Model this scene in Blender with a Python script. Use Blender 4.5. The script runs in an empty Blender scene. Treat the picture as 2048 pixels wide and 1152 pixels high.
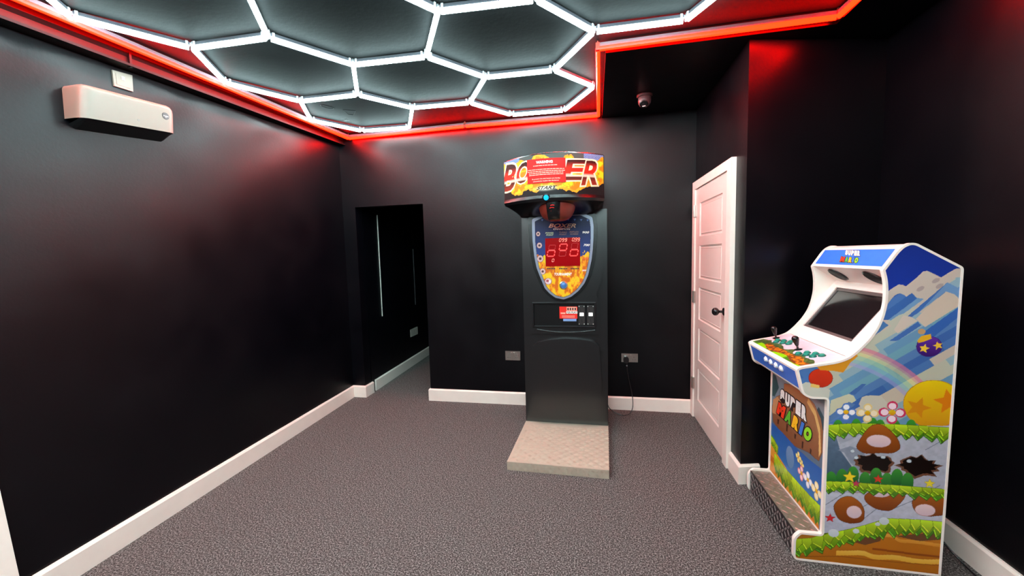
import bpy, bmesh, math, random
import numpy as np
from mathutils import Vector, Matrix
random.seed(7)
rng = np.random.default_rng(5)
SC = bpy.context.scene
COL = SC.collection
PI = math.pi

# ------------------------------------------------------------------ camera
F_PX, YAW, PITCH, ROLL = 790.4247, 0.2049, -0.0804, -0.0256
CAM_O = np.array([0.0, 0.0, 1.5])
def _axes():
    cy, sy = math.cos(YAW), math.sin(YAW)
    f = np.array([-sy*math.cos(PITCH), cy*math.cos(PITCH), math.sin(PITCH)])
    r = np.array([cy, sy, 0.]); u = np.cross(r, f)
    c, s = math.cos(ROLL), math.sin(ROLL)
    return c*r+s*u, -s*r+c*u, f
CR, CU, CF = _axes()
cam_d = bpy.data.cameras.new('camera')
cam_d.sensor_fit = 'HORIZONTAL'; cam_d.sensor_width = 36.0
cam_d.lens = F_PX/2048*36.0
cam_d.clip_start = 0.02
cam = bpy.data.objects.new('camera', cam_d); COL.objects.link(cam)
m = Matrix.Identity(4)
for i in range(3):
    m[i][0] = CR[i]; m[i][1] = CU[i]; m[i][2] = -CF[i]; m[i][3] = CAM_O[i]
cam.matrix_world = m
SC.camera = cam

# ------------------------------------------------------------------ world, view
w = bpy.data.worlds.new('world'); SC.world = w; w.use_nodes = True
w.node_tree.nodes['Background'].inputs[0].default_value = (0.6, 0.6, 0.65, 1)
w.node_tree.nodes['Background'].inputs[1].default_value = 0.0
SC.view_settings.view_transform = 'Standard'
SC.view_settings.look = 'None'
SC.view_settings.gamma = 1.0
SC.view_settings.use_curve_mapping = False
SC.view_settings.exposure = 0.0
TUBE_POWER = 60.0      # white tubes
RED_POWER = 118.0        # red border tubes

# ------------------------------------------------------------------ measuring: photo point -> point on a real plane
def ray(px, py): return CF + CR*(px-1024)/F_PX - CU*(py-576)/F_PX
def onplane(px, py, n, d):
    n = np.array(n, float); v = ray(px, py); t = (d-n@CAM_O)/(n@v); return CAM_O+t*v
def PZ(px, py, z): return onplane(px, py, [0, 0, 1], z)
def PY(px, py, y): return onplane(px, py, [0, 1, 0], y)
def PX(px, py, x): return onplane(px, py, [1, 0, 0], x)

# ------------------------------------------------------------------ materials
def s2l(c):
    c = np.asarray(c, float)/255.0
    return np.where(c <= 0.04045, c/12.92, ((c+0.055)/1.055)**2.4)
def lin(c): return (*[float(v) for v in s2l(c)], 1.0)
MATS = {}
def mat(name, rgb, rough=0.5, metal=0.0, spec=0.5, emit=None, power=0.0, noise=0.0, nscale=30.0, bump=0.0, bscale=200.0, coat=0.0, rvar=0.0):
    if name in MATS: return MATS[name]
    m = bpy.data.materials.new(name); m.use_nodes = True
    nt = m.node_tree; b = nt.nodes['Principled BSDF']
    b.inputs['Base Color'].default_value = lin(rgb)
    b.inputs['Roughness'].default_value = rough
    b.inputs['Metallic'].default_value = metal
    b.inputs['Specular IOR Level'].default_value = spec
    b.inputs['Coat Weight'].default_value = coat; b.inputs['Coat Roughness'].default_value = 0.16
    tc = nt.nodes.new('ShaderNodeTexCoord')
    n = nt.nodes.new('ShaderNodeTexNoise'); n.inputs['Scale'].default_value = nscale; n.inputs['Detail'].default_value = 5
    nt.links.new(tc.outputs['Object'], n.inputs['Vector'])
    mx = nt.nodes.new('ShaderNodeMix'); mx.data_type = 'RGBA'
    c = np.array(lin(rgb)[:3])
    mx.inputs['A'].default_value = (*(c*(1-noise)), 1); mx.inputs['B'].default_value = (*np.minimum(c*(1+noise), 1), 1)
    nt.links.new(n.outputs['Fac'], mx.inputs['Factor']); nt.links.new(mx.outputs['Result'], b.inputs['Base Color'])
    if rvar:
        mr = nt.nodes.new('ShaderNodeMapRange'); mr.inputs['To Min'].default_value = rough-rvar; mr.inputs['To Max'].default_value = rough+rvar
        mr.inputs['From Min'].default_value = 0.3; mr.inputs['From Max'].default_value = 0.7
        nt.links.new(n.outputs['Fac'], mr.inputs['Value']); nt.links.new(mr.outputs['Result'], b.inputs['Roughness'])
    if bump:
        n2 = nt.nodes.new('ShaderNodeTexNoise'); n2.inputs['Scale'].default_value = bscale; n2.inputs['Detail'].default_value = 3
        nt.links.new(tc.outputs['Object'], n2.inputs['Vector'])
        bp = nt.nodes.new('ShaderNodeBump'); bp.inputs['Strength'].default_value = bump; bp.inputs['Distance'].default_value = 0.002
        nt.links.new(n2.outputs['Fac'], bp.inputs['Height']); nt.links.new(bp.outputs['Normal'], b.inputs['Normal'])
    if emit is not None:
        b.inputs['Emission Color'].default_value = (*emit, 1); b.inputs['Emission Strength'].default_value = power
    MATS[name] = m
    return m
M_wall = mat('black_satin_paint', (3, 3, 7), rough=0.38, spec=0.23, noise=0.25, nscale=2.2, bump=0.25, bscale=60, rvar=0.07)
M_ceil = mat('ceiling_black_paint', (23, 24, 25), rough=0.6, spec=0.04, noise=0.35, nscale=6, bump=0.5, bscale=35)
M_white = mat('white_gloss_paint', (238, 226, 216), rough=0.3, noise=0.05, nscale=14, bump=0.15, bscale=40)
M_door = mat('door_white_paint', (226, 210, 202), rough=0.38, noise=0.03, nscale=10)
M_housing = mat('tube_housing', (88, 88, 96), rough=0.45, spec=0.3, noise=0.05)
M_clip = mat('clear_clip', (215, 218, 222), rough=0.25, noise=0.05)
M_tube = mat('white_tube_glow', (255, 255, 255), emit=(0.71, 0.99, 1.0), power=TUBE_POWER)
M_red = mat('red_tube_glow', (40, 4, 1), emit=(1.0, 0.0011, 0.0001), power=RED_POWER)
M_blk = mat('black_plastic', (12, 12, 15), rough=0.33, noise=0.15, nscale=25, bump=0.06, bscale=120, coat=0.5)
M_blkg = mat('black_gloss', (10, 10, 12), rough=0.27, noise=0.1)
M_chrome = mat('brushed_chrome', (200, 195, 188), rough=0.28, metal=1.0, noise=0.08, nscale=80)
M_beam = mat('painted_beam', (9, 5, 6), rough=0.5, spec=0.15, noise=0.25, nscale=18, bump=0.3, bscale=40)
M_heater = mat('heater_white', (116, 106, 95), rough=0.4, noise=0.02)
M_lam = mat('white_laminate', (240, 228, 220), rough=0.35, noise=0.02)
M_trimm = mat('white_edge_moulding', (242, 232, 222), rough=0.3, noise=0.02)
M_screen = mat('dark_screen_glass', (24, 20, 22), rough=0.12, noise=0.1, coat=0.6)

def mat_carpet():
    m = bpy.data.materials.new('grey_carpet'); m.use_nodes = True; nt = m.node_tree; b = nt.nodes['Principled BSDF']
    tc = nt.nodes.new('ShaderNodeTexCoord')
    n1 = nt.nodes.new('ShaderNodeTexNoise'); n1.inputs['Scale'].default_value = 140; n1.inputs['Detail'].default_value = 4; n1.inputs['Roughness'].default_value = 0.75
    v = nt.nodes.new('ShaderNodeTexVoronoi'); v.inputs['Scale'].default_value = 160
    n3 = nt.nodes.new('ShaderNodeTexNoise'); n3.inputs['Scale'].default_value = 3
    for n in (n1, v, n3): nt.links.new(tc.outputs['Object'], n.inputs['Vector'])
    r = nt.nodes.new('ShaderNodeValToRGB')
    e = r.color_ramp.elements
    e[0].position = 0.36; e[0].color = lin((28, 25, 26)); e[1].position = 0.66; e[1].color = lin((166, 164, 161))
    k = e.new(0.5); k.color = lin((77, 73, 72))
    nt.links.new(n1.outputs['Fac'], r.inputs['Fac'])
    mx = nt.nodes.new('ShaderNodeMix'); mx.data_type = 'RGBA'; mx.blend_type = 'MULTIPLY'; mx.inputs['Factor'].default_value = 0.5
    r2 = nt.nodes.new('ShaderNodeMapRange'); r2.inputs['From Min'].default_value = 0; r2.inputs['From Max'].default_value = 1; r2.inputs['To Min'].default_value = 0.55; r2.inputs['To Max'].default_value = 1.3
    nt.links.new(v.outputs['Color'], r2.inputs['Value'])
    nt.links.new(r.outputs['Color'], mx.inputs['A']); nt.links.new(r2.outputs['Result'], mx.inputs['B'])
    nt.links.new(mx.outputs['Result'], b.inputs['Base Color'])
    b.inputs['Roughness'].default_value = 0.95; b.inputs['Specular IOR Level'].default_value = 0.1
    bp = nt.nodes.new('ShaderNodeBump'); bp.inputs['Strength'].default_value = 0.6; bp.inputs['Distance'].default_value = 0.003
    nt.links.new(n1.outputs['Fac'], bp.inputs['Height']); nt.links.new(bp.outputs['Normal'], b.inputs['Normal'])
    return m
M_carpet = mat_carpet()
def mat_art(name, rough=0.3, emit=0.0):
    m = bpy.data.materials.new(name); m.use_nodes = True; nt = m.node_tree; b = nt.nodes['Principled BSDF']
    a = nt.nodes.new('ShaderNodeAttribute'); a.attribute_name = 'print'
    nt.links.new(a.outputs['Color'], b.inputs['Base Color']); b.inputs['Roughness'].default_value = rough; b.inputs['Specular IOR Level'].default_value = 0.22
    if emit:
        nt.links.new(a.outputs['Color'], b.inputs['Emission Color']); b.inputs['Emission Strength'].default_value = emit
    return m
M_art = mat_art('printed_vinyl')
M_backlit = mat_art('backlit_print', 0.25, 0.55)
M_alu = mat('aluminium_treadplate', (196, 184, 166), rough=0.38, metal=0.3, noise=0.1, nscale=12)

# ------------------------------------------------------------------ mesh helpers
def link(name, me, m=None, parent=None, smooth=False):
    o = bpy.data.objects.new(name, me); COL.objects.link(o)
    if m is not None:
        for mm in (m if isinstance(m, (list, tuple)) else [m]): me.materials.append(mm)
    if parent is not None: o.parent = parent
    if smooth:
        for p in me.polygons: p.use_smooth = True
    return o
def shade(o, ang=35):
    for p in o.data.polygons: p.use_smooth = True
    try: o.data.set_sharp_from_angle(angle=math.radians(ang))
    except Exception: pass
    return o
class MB:
    def __init__(s): s.b = bmesh.new()
    def quadstrip(s, pts): return s.b.faces.new([s.b.verts.new(tuple(p)) for p in pts])
    def hexa(s, c, mi=0):          # 8 corners: bottom 4 ccw, top 4 ccw
        v = [s.b.verts.new(tuple(p)) for p in c]; fs = []
        for f in ((3, 2, 1, 0), (4, 5, 6, 7), (0, 1, 5, 4), (1, 2, 6, 5), (2, 3, 7, 6), (3, 0, 4, 7)):
            ff = s.b.faces.new([v[i] for i in f]); ff.material_index = mi; fs.append(ff)
        return v
    def box(s, x0, x1, y0, y1, z0, z1, mi=0):
        return s.hexa([(x0, y0, z0), (x1, y0, z0), (x1, y1, z0), (x0, y1, z0), (x0, y0, z1), (x1, y0, z1), (x1, y1, z1), (x0, y1, z1)], mi)
    def bar(s, p, q, wd, up, ht, mi=0, up0=0.0):
        """box from p to q, width wd across, from up0 to up0+ht along vector up"""
        p = Vector(p); q = Vector(q); d = (q-p).normalized(); up = Vector(up).normalized(); sd = d.cross(up).normalized()*wd/2
        a = up*up0; t = up*(up0+ht)
        return s.hexa([p-sd+a, p+sd+a, q+sd+a, q-sd+a, p-sd+t, p+sd+t, q+sd+t, q-sd+t], mi)
    def prism(s, pts, f0, f1, mi=0):
        """pts 2D; f0/f1 map a 2D point to 3D for the two caps"""
        a = [s.b.verts.new(tuple(f0(*p))) for p in pts]; c = [s.b.verts.new(tuple(f1(*p))) for p in pts]
        n = len(pts)
        fs = [s.b.faces.new(a), s.b.faces.new(list(reversed(c)))]
        for i in range(n): fs.append(s.b.faces.new([a[i], c[i], c[(i+1) % n], a[(i+1) % n]]))
        for f in fs: f.material_index = mi
        return fs
    def lathe(s, prof, o=(0, 0, 0), ax=(0, 0, 1), n=32, mi=0):
        """prof: (radius, height) along axis"""
        o = Vector(o); ax = Vector(ax).normalized(); u = ax.orthogonal().normalized(); v = ax.cross(u)
        rings = []
        for r, h in prof:
            rings.append([s.b.verts.new(o+ax*h+(u*math.cos(2*PI*k/n)+v*math.sin(2*PI*k/n))*max(r, 1e-5)) for k in range(n)])
        for a, c in zip(rings, rings[1:]):
            for k in range(n):
                f = s.b.faces.new([a[k], a[(k+1) % n], c[(k+1) % n], c[k]]); f.material_index = mi
        for rr in (rings[0], rings[-1]):
            f = s.b.faces.new(rr); f.material_index = mi
    def tube(s, path, r, n=10, mi=0):
        P = [Vector(p) for p in path]; rings = []
        for i, p in enumerate(P):
            d = (P[min(i+1, len(P)-1)]-P[max(i-1, 0)]).normalized()
            u = d.cross(Vector((0.13, 0.31, 0.94))).normalized(); v = d.cross(u)
            rings.append([s.b.verts.new(p+(u*math.cos(2*PI*k/n)+v*math.sin(2*PI*k/n))*r) for k in range(n)])
        for a, c in zip(rings, rings[1:]):
            for k in range(n): s.b.faces.new([a[k], a[(k+1) % n], c[(k+1) % n], c[k]]).material_index = mi
        s.b.faces.new(rings[0]); s.b.faces.new(rings[-1])
    def loft(s, rings, mi=0, caps=True):
        R = [[s.b.verts.new(tuple(p)) for p in r] for r in rings]; n = len(R[0])
        for a, c in zip(R, R[1:]):
            for k in range(n): s.b.faces.new([a[k], a[(k+1) % n], c[(k+1) % n], c[k]]).material_index = mi
        if caps: s.b.faces.new(R[0]); s.b.faces.new(R[-1])
    def bevel(s, w=0.003, seg=2, ang=30):
        es = [e for e in s.b.edges if len(e.link_faces) == 2 and e.calc_face_angle(0) > math.radians(ang)]
        bmesh.ops.bevel(s.b, geom=es, offset=w, segments=seg, affect='EDGES', clamp_overlap=True, profile=0.5)
    def build(s, name, m, parent=None, smooth=None):
        bmesh.ops.recalc_face_normals(s.b, faces=s.b.faces)
        me = bpy.data.meshes.new(name); s.b.to_mesh(me); s.b.free()
        o = link(name, me, m, parent)
        if smooth: shade(o, smooth)
        return o
def bez(pts, n=12):
    """Catmull-Rom through points"""
    P = [np.array(p, float) for p in pts]; P = [2*P[0]-P[1]]+P+[2*P[-1]-P[-2]]; out = []
    for i in range(1, len(P)-2):
        for k in range(n):
            t = k/n; a, b, c, d = P[i-1:i+3]
            out.append(0.5*((2*b)+(-a+c)*t+(2*a-5*b+4*c-d)*t*t+(-a+3*b-3*c+d)*t**3))
    out.append(P[-2]); return out
def round_poly(pts, r=0.02, n=5):
    out = []; N = len(pts)
    for i in range(N):
        p = np.array(pts[i][:2], float); rr = pts[i][2] if len(pts[i]) > 2 else r
        a = np.array(pts[i-1][:2], float); c = np.array(pts[(i+1) % N][:2], float)
        la, lc = np.linalg.norm(a-p), np.linalg.norm(c-p)
        d = min(rr, la*0.45, lc*0.45)
        if d < 1e-5: out.append(tuple(p)); continue
        s, e = p+(a-p)/la*d, p+(c-p)/lc*d
        for k in range(n+1):
            t = k/n; out.append(tuple((1-t)**2*s+2*t*(1-t)*p+t*t*e))
    return out
def empty(name, loc, label, cat, group=None):
    o = bpy.data.objects.new(name, None); COL.objects.link(o); o.location = loc; o.empty_display_size = 0.1
    tag(o, label, cat, group); return o
def tag(o, label, cat, group=None):
    o['label'] = label; o['category'] = cat
    if group: o['group'] = group
    return o
def structure(o): o['kind'] = 'structure'; return o
def adopt(root):
    """parts were modelled in world space: keep them where they stand under their thing's base"""
    L = root.location.copy()
    for c in root.children:
        c.matrix_parent_inverse = Matrix.Translation(-L)
# ---- text as mesh -------------------------------------------------
_tc = {}
def text_mesh(txt, off=0.0):
    key = (txt, off)
    if key in _tc: return _tc[key]
    cu = bpy.data.curves.new('t', 'FONT'); cu.body = txt; cu.size = 1.0; cu.offset = off; cu.resolution_u = 3
    ob = bpy.data.objects.new('t', cu); COL.objects.link(ob)
    dg = bpy.context.evaluated_depsgraph_get(); dg.update()
    me = bpy.data.meshes.new_from_object(ob.evaluated_get(dg))
    V = np.array([v.co[:2] for v in me.vertices]) if len(me.vertices) else np.zeros((0, 2))
    Fs = [tuple(p.vertices) for p in me.polygons]
    bpy.data.objects.remove(ob); bpy.data.curves.remove(cu); bpy.data.meshes.remove(me)
    _tc[key] = (V, Fs); return _tc[key]
class Print:
    """thin printed shapes laid on a surface; fn(u,v,h)->xyz"""
    def __init__(s, fn, du=None): s.b = bmesh.new(); s.fn = fn; s.du = du
    def text(s, txt, BL, BR, TL, h=0.001, mi=0, off=0.02, grow=0.0):
        V0, _ = text_mesh(txt, off); V, Fs = text_mesh(txt, off+grow)
        if not len(V0): return
        lo, hi = V0.min(0), V0.max(0); W = hi-lo
        BL, BR, TL = map(lambda p: np.array(p, float), (BL, BR, TL))
        vs = []
        for x, y in V:
            a, c = (x-lo[0])/W[0], (y-lo[1])/W[1]
            p = BL+(BR-BL)*a+(TL-BL)*c; vs.append(s.b.verts.new((p[0], p[1], h)))
        for f in Fs:
            try: s.b.faces.new([vs[i] for i in f]).material_index = mi
            except ValueError: pass
    def poly(s, pts, h=0.0005, mi=0):
        s.b.faces.new([s.b.verts.new((p[0], p[1], h)) for p in pts]).material_index = mi
    def rect(s, u0, u1, v0, v1, h=0.0005, mi=0): s.poly([(u0, v0), (u1, v0), (u1, v1), (u0, v1)], h, mi)
    def line(s, a, b, wd, h=0.001, mi=0):
        a, b = np.array(a, float), np.array(b, float); d = b-a; n = np.array([-d[1], d[0]])/np.linalg.norm(d)*wd/2
        s.poly([a-n, b-n, b+n, a+n], h, mi)
    def disc(s, c, r, h=0.001, mi=0, n=24, ry=None):
        s.poly([(c[0]+r*math.cos(2*PI*k/n), c[1]+(ry or r)*math.sin(2*PI*k/n)) for k in range(n)], h, mi)
    def star(s, c, r, h=0.001, mi=0, rot=0.0):
        s.poly([(c[0]+r*(1 if k % 2 == 0 else 0.42)*math.sin(rot+PI*k/5), c[1]+r*(1 if k % 2 == 0 else 0.42)*math.cos(rot+PI*k/5)) for k in range(10)], h, mi)
    def build(s, name, mats, parent=None, clip=None):
        if clip:
            for c, n_ in ((clip[0], -1), (clip[1], 1)):
                bmesh.ops.bisect_plane(s.b, geom=list(s.b.verts)+list(s.b.edges)+list(s.b.faces), plane_co=(c, 0, 0), plane_no=(n_, 0, 0), clear_outer=True)
        if s.du:
            us = [v.co.x for v in s.b.verts]
            k = math.ceil(min(us)/s.du)*s.du
            while k < max(us):
                bmesh.ops.bisect_plane(s.b, geom=list(s.b.verts)+list(s.b.edges)+list(s.b.faces), plane_co=(k, 0, 0), plane_no=(1, 0, 0)); k += s.du
        for v in s.b.verts: v.co = Vector(tuple(s.fn(v.co.x, v.co.y, v.co.z)))
        bmesh.ops.triangulate(s.b, faces=[f for f in s.b.faces if len(f.verts) > 4])
        me = bpy.data.meshes.new(name); s.b.to_mesh(me); s.b.free()
        return link(name, me, mats, parent)
# ---- painted print on a fine grid ---------------------------------
def inpoly(U, V, pts):
    r = np.zeros(U.shape, bool); n = len(pts)
    for i in range(n):
        x0, y0 = pts[i][:2]; x1, y1 = pts[(i+1) % n][:2]
        if y0 == y1: continue
        c = ((y0 > V) != (y1 > V)) & (U < (x1-x0)*(V-y0)/(y1-y0)+x0)
        r ^= c
    return r
def polydist(U, V, pts):
    d = np.full(U.shape, 9.0); n = len(pts)
    for i in range(n):
        a = np.array(pts[i][:2]); b = np.array(pts[(i+1) % n][:2]); ab = b-a; L = ab@ab
        if L < 1e-12: continue
        t = np.clip(((U-a[0])*ab[0]+(V-a[1])*ab[1])/L, 0, 1)
        d = np.minimum(d, np.hypot(U-a[0]-t*ab[0], V-a[1]-t*ab[1]))
    return d
_nt = rng.random((64, 64))
def vnoise(x, y):
    xi, yi = np.floor(x).astype(int), np.floor(y).astype(int); fx, fy = x-xi, y-yi
    fx, fy = fx*fx*(3-2*fx), fy*fy*(3-2*fy)
    g = lambda a, b: _nt[a % 64, b % 64]
    return (g(xi, yi)*(1-fx)+g(xi+1, yi)*fx)*(1-fy)+(g(xi, yi+1)*(1-fx)+g(xi+1, yi+1)*fx)*fy
def fbm(x, y, o=4):
    s = 0; a = 0.5
    for i in range(o): s = s+a*vnoise(x*2**i+i*7.3, y*2**i+i*3.1); a *= 0.5
    return s
class Canvas:
    def __init__(s, u0, u1, v0, v1, res):
        s.nu, s.nv = int((u1-u0)/res)+2, int((v1-v0)/res)+2
        s.u = np.linspace(u0, u1, s.nu); s.v = np.linspace(v0, v1, s.nv)
        s.U, s.V = np.meshgrid(s.u, s.v); s.C = np.zeros((*s.U.shape, 3)); s.keep = np.ones(s.U.shape, bool)
    def _sl(s, pts, pad=0.0):
        p = np.array([q[:2] for q in pts]); lo, hi = p.min(0)-pad, p.max(0)+pad
        i0, i1 = np.searchsorted(s.v, lo[1])-1, np.searchsorted(s.v, hi[1])+1
        j0, j1 = np.searchsorted(s.u, lo[0])-1, np.searchsorted(s.u, hi[0])+1
        return slice(max(i0, 0), max(i1, 0)), slice(max(j0, 0), max(j1, 0))
    def poly(s, pts, col, col2=None, edge=None, ew=0.002, a=1.0):
        sl = s._sl(pts); U, V = s.U[sl], s.V[sl]
        if U.size == 0: return
        k = inpoly(U, V, pts)
        c = np.broadcast_to(np.array(col, float), (*U.shape, 3)).copy()
        if col2 is not None:
            vs = [p[1] for p in pts]; t = np.clip((V-min(vs))/(max(vs)-min(vs)+1e-9), 0, 1)[..., None]
            c = c*t+np.array(col2, float)*(1-t)
        if edge is not None:
            c[polydist(U, V, pts) < ew] = edge
        s.C[sl] = np.where(k[..., None], c*a+s.C[sl]*(1-a), s.C[sl])
    def ell(s, c, rx, ry, col, col2=None, rot=0.0, edge=None, ew=0.002, n=28):
        cr, sr = math.cos(rot), math.sin(rot)
        pts = [(c[0]+rx*math.cos(t)*cr-ry*math.sin(t)*sr, c[1]+rx*math.cos(t)*sr+ry*math.sin(t)*cr) for t in np.linspace(0, 2*PI, n, endpoint=False)]
        s.poly(pts, col, col2, edge, ew)
    def star(s, c, r, col, rot=0.0, edge=None, q=0.45):
        s.poly([(c[0]+r*(1 if k % 2 == 0 else q)*math.sin(rot+PI*k/5), c[1]+r*(1 if k % 2 == 0 else q)*math.cos(rot+PI*k/5)) for k in range(10)], col, edge=edge, ew=0.0015)
    def grain(s, amp=0.06, sc=60, mask=None):
        n = fbm(s.U*sc, s.V*sc, 3)[..., None]-0.45
        C = s.C*(1+amp*2*n)
        s.C = C if mask is None else np.where(mask[..., None], C, s.C)
    def mesh(s, name, fn, m, parent=None):
        nu, nv = s.nu, s.nv
        P = np.array(fn(s.U.ravel(), s.V.ravel())).T
        idx = np.arange(nu*nv).reshape(nv, nu)
        q = np.stack([idx[:-1, :-1], idx[:-1, 1:], idx[1:, 1:], idx[1:, :-1]], -1)
        K = s.keep; kk = K[:-1, :-1] & K[:-1, 1:] & K[1:, 1:] & K[1:, :-1]
        q = q[kk]
        used = np.unique(q); mp = np.zeros(nu*nv, int); mp[used] = np.arange(len(used)); q = mp[q]; P = P[used]
        me = bpy.data.meshes.new(name); me.vertices.add(len(P)); me.vertices.foreach_set('co', P.astype(np.float32).ravel())
        me.loops.add(q.size); me.loops.foreach_set('vertex_index', q.astype(np.int32).ravel())
        me.polygons.add(len(q)); me.polygons.foreach_set('loop_start', np.arange(0, q.size, 4, dtype=np.int32))
        try: me.polygons.foreach_set('loop_total', np.full(len(q), 4, dtype=np.int32))
        except Exception: pass
        at = me.color_attributes.new('print', 'FLOAT_COLOR', 'POINT')
        c = np.ones((len(P), 4), np.float32); c[:, :3] = s2l(np.clip(s.C.reshape(-1, 3)[used], 0, 255))*0.92
        at.data.foreach_set('color', c.ravel()); me.update(); me.validate()
        return link(name, me, m, parent)

# ================================================================== SETTING
ZT, ZS = 2.802, 2.742           # tray ceiling, lower soffit
def yB(x): return 3.838+0.0103*x
def xbot(y): return -2.617-0.0531*(max(y, -1.0)-4)
def xtop(y): return -2.609-0.0676*(3.838-max(y, 0.9))
def xL(y, z): return xbot(y)+(xtop(y)-xbot(y))*z/2.68
XD0, XDs = 0.8955, -0.015
def xD(y): return XD0+XDs*(y-4)
def yF(x): return 2.4733+0.2351*x
XR = 1.7318
YN = -5.0                       # wall behind the camera

b = MB(); b.box(-3.2, 2.0, YN-0.1, 7.3, -0.1, 0.0); structure(b.build('floor', M_carpet))
b = MB(); b.box(-3.2, 2.0, YN-0.1, 4.05, ZT, ZT+0.1); structure(b.build('ceiling', M_ceil))
# lower soffit over the door recess and along the right wall
b = MB()
xs, ys = 0.085, 2.635
b.box(xs, 1.9, ys, 3.95, ZS, ZT+0.02); b.box(1.335, 1.9, YN, ys, ZS, ZT+0.02)
structure(b.build('ceiling_low_right', M_wall))
# left wall, gently out of true
b = MB(); ny, nz = 14, 8; G = []
ysl = np.linspace(YN, 3.838+0.12, ny)
for y in ysl: G.append([b.b.verts.new((xL(y, z), y, z)) for z in np.linspace(0, ZT+0.05, nz)])
for i in range(ny-1):
    for j in range(nz-1): b.b.faces.new([G[i][j], G[i+1][j], G[i+1][j+1], G[i][j+1]])
bk = [b.b.verts.new((-3.15, y, z)) for y, z in ((YN, 0), (YN, ZT+0.05), (3.958, ZT+0.05), (3.958, 0))]
b.b.faces.new(bk)
o = b.build('wall_left', M_wall); shade(o, 20); structure(o)
# back wall with the passage opening
xo1, xo2, zo = -2.4626, -1.7003, 2.0566
b = MB()
def wallslab(x0, x1, z0, z1, th=0.12):
    b.hexa([(x0, yB(x0), z0), (x1, yB(x1), z0), (x1, yB(x1)+th, z0), (x0, yB(x0)+th, z0), (x0, yB(x0), z1), (x1, yB(x1), z1), (x1, yB(x1)+th, z1), (x0, yB(x0)+th, z1)])
wallslab(-2.75, xo1, 0, ZT+0.05); wallslab(xo1, xo2, zo, ZT+0.05); wallslab(xo2, 1.1, 0, ZT+0.05)
structure(b.build('wall_back', M_wall))
# passage behind the opening
b = MB(); b.hexa([(-2.468, 3.955, 0), (-2.60, 7.2, 0), (-2.75, 7.2, 0), (-2.62, 3.955, 0), (-2.468, 3.955, 2.5), (-2.60, 7.2, 2.5), (-2.75, 7.2, 2.5), (-2.62, 3.955, 2.5)])
structure(b.build('wall_passage_left', M_wall))
b = MB(); b.box(-1.60, -1.5, 3.95, 7.2, 0, 2.5); structure(b.build('wall_passage_right', M_wall))
b = MB(); b.box(-2.75, -1.5, 7.2, 7.3, 0, 2.5); structure(b.build('wall_passage_end', M_wall))
b = MB(); b.box(-2.75, -1.5, 3.95, 7.3, 2.4, 2.5); structure(b.build('ceiling_passage', M_wall))
# door wall, stepped face, right wall
yc = 2.473+0.2351*0.9155; xc = xD(yc)
b = MB()
b.hexa([(xD(3.95), 3.95, 0), (xc, yc, 0), (XR+0.12, yF(XR+0.12), 0), (XR+0.12, 3.95, 0), (xD(3.95), 3.95, ZS+.01), (xc, yc, ZS+.01), (XR+0.12, yF(XR+0.12), ZS+.01), (XR+0.12, 3.95, ZS+.01)])
structure(b.build('wall_right_recess', M_wall))
b = MB(); b.box(XR, XR+0.12, YN, yF(XR)+0.02, 0, ZS+0.03); structure(b.build('wall_right', M_wall))
b = MB(); b.box(-3.2, 2.0, YN-0.1, YN, 0, ZT); structure(b.build('wall_behind', M_wall))
# painted steel beam along the top of the left wall
n0 = PZ(0, 35, 2.66); n1 = PZ(0, 54, 2.66); f0 = PZ(690, 290.5, 2.70); f1 = PZ(690, 297, 2.70)
def ext(p, q, y):      # extend line p-q to y
    t = (y-p[1])/(q[1]-p[1]); return p+(q-p)*t
A0, A1 = ext(n0, f0, 0.6), ext(n0, f0, 3.83); B0, B1 = ext(n1, f1, 0.6), ext(n1, f1, 3.83)
b = MB(); prof = [(0, 0), (0, .013), (.022, .02), (.026, .055), (.012, .075), (.012, .16)]
rings = []
for A, B in ((A0, B0), (A1, B1)):
    wx = min(B[0], A[0])-0.03
    r = [(A[0]-dx, A[1], A[2]+dz) for dx, dz in prof]+[(wx, A[1], A[2]+.16), (wx, A[1], B[2])]
    rings.append(r)
b.loft(rings); structure(b.build('trim_1', M_beam))
for i, t in enumerate((0.36,)):
    P = PZ(262, 135, 2.665)
    b = MB(); b.box(P[0]-.02, P[0]+.004, P[1]-.006, P[1]+.006, 2.664, 2.75); structure(b.build('trim_2', M_beam))

# skirting boards
def skirt(name, path, z=0.127, th=0.018, m=M_white):
    """path of floor points; board stands on the left side of travel"""
    b = MB(); P = [np.array(p, float) for p in path]; N = len(P)
    nn = []
    for i in range(N):
        ds = []
        if i > 0: d = P[i]-P[i-1]; ds.append(d/np.linalg.norm(d))
        if i < N-1: d = P[i+1]-P[i]; ds.append(d/np.linalg.norm(d))
        ns = [np.array([-d[1], d[0]]) for d in ds]; n = sum(ns); n /= np.linalg.norm(n); n = n/(n@ns[0]); nn.append(n)
    rings = []
    for p, n in zip(P, nn):
        q = p+n*th
        c = p+n*(th*.55)
        e = p-n*0.004
        rings.append([(e[0], e[1], 0), (q[0], q[1], 0), (q[0], q[1], z-.012), (c[0], c[1], z), (e[0], e[1], z)])
    b.loft(rings); return structure(b.build(name, m))
skirt('baseboard_left', [(xL(3.838, 0.06), 3.838-0.018), (xL(1.12, 0.06), 1.12)])
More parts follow.
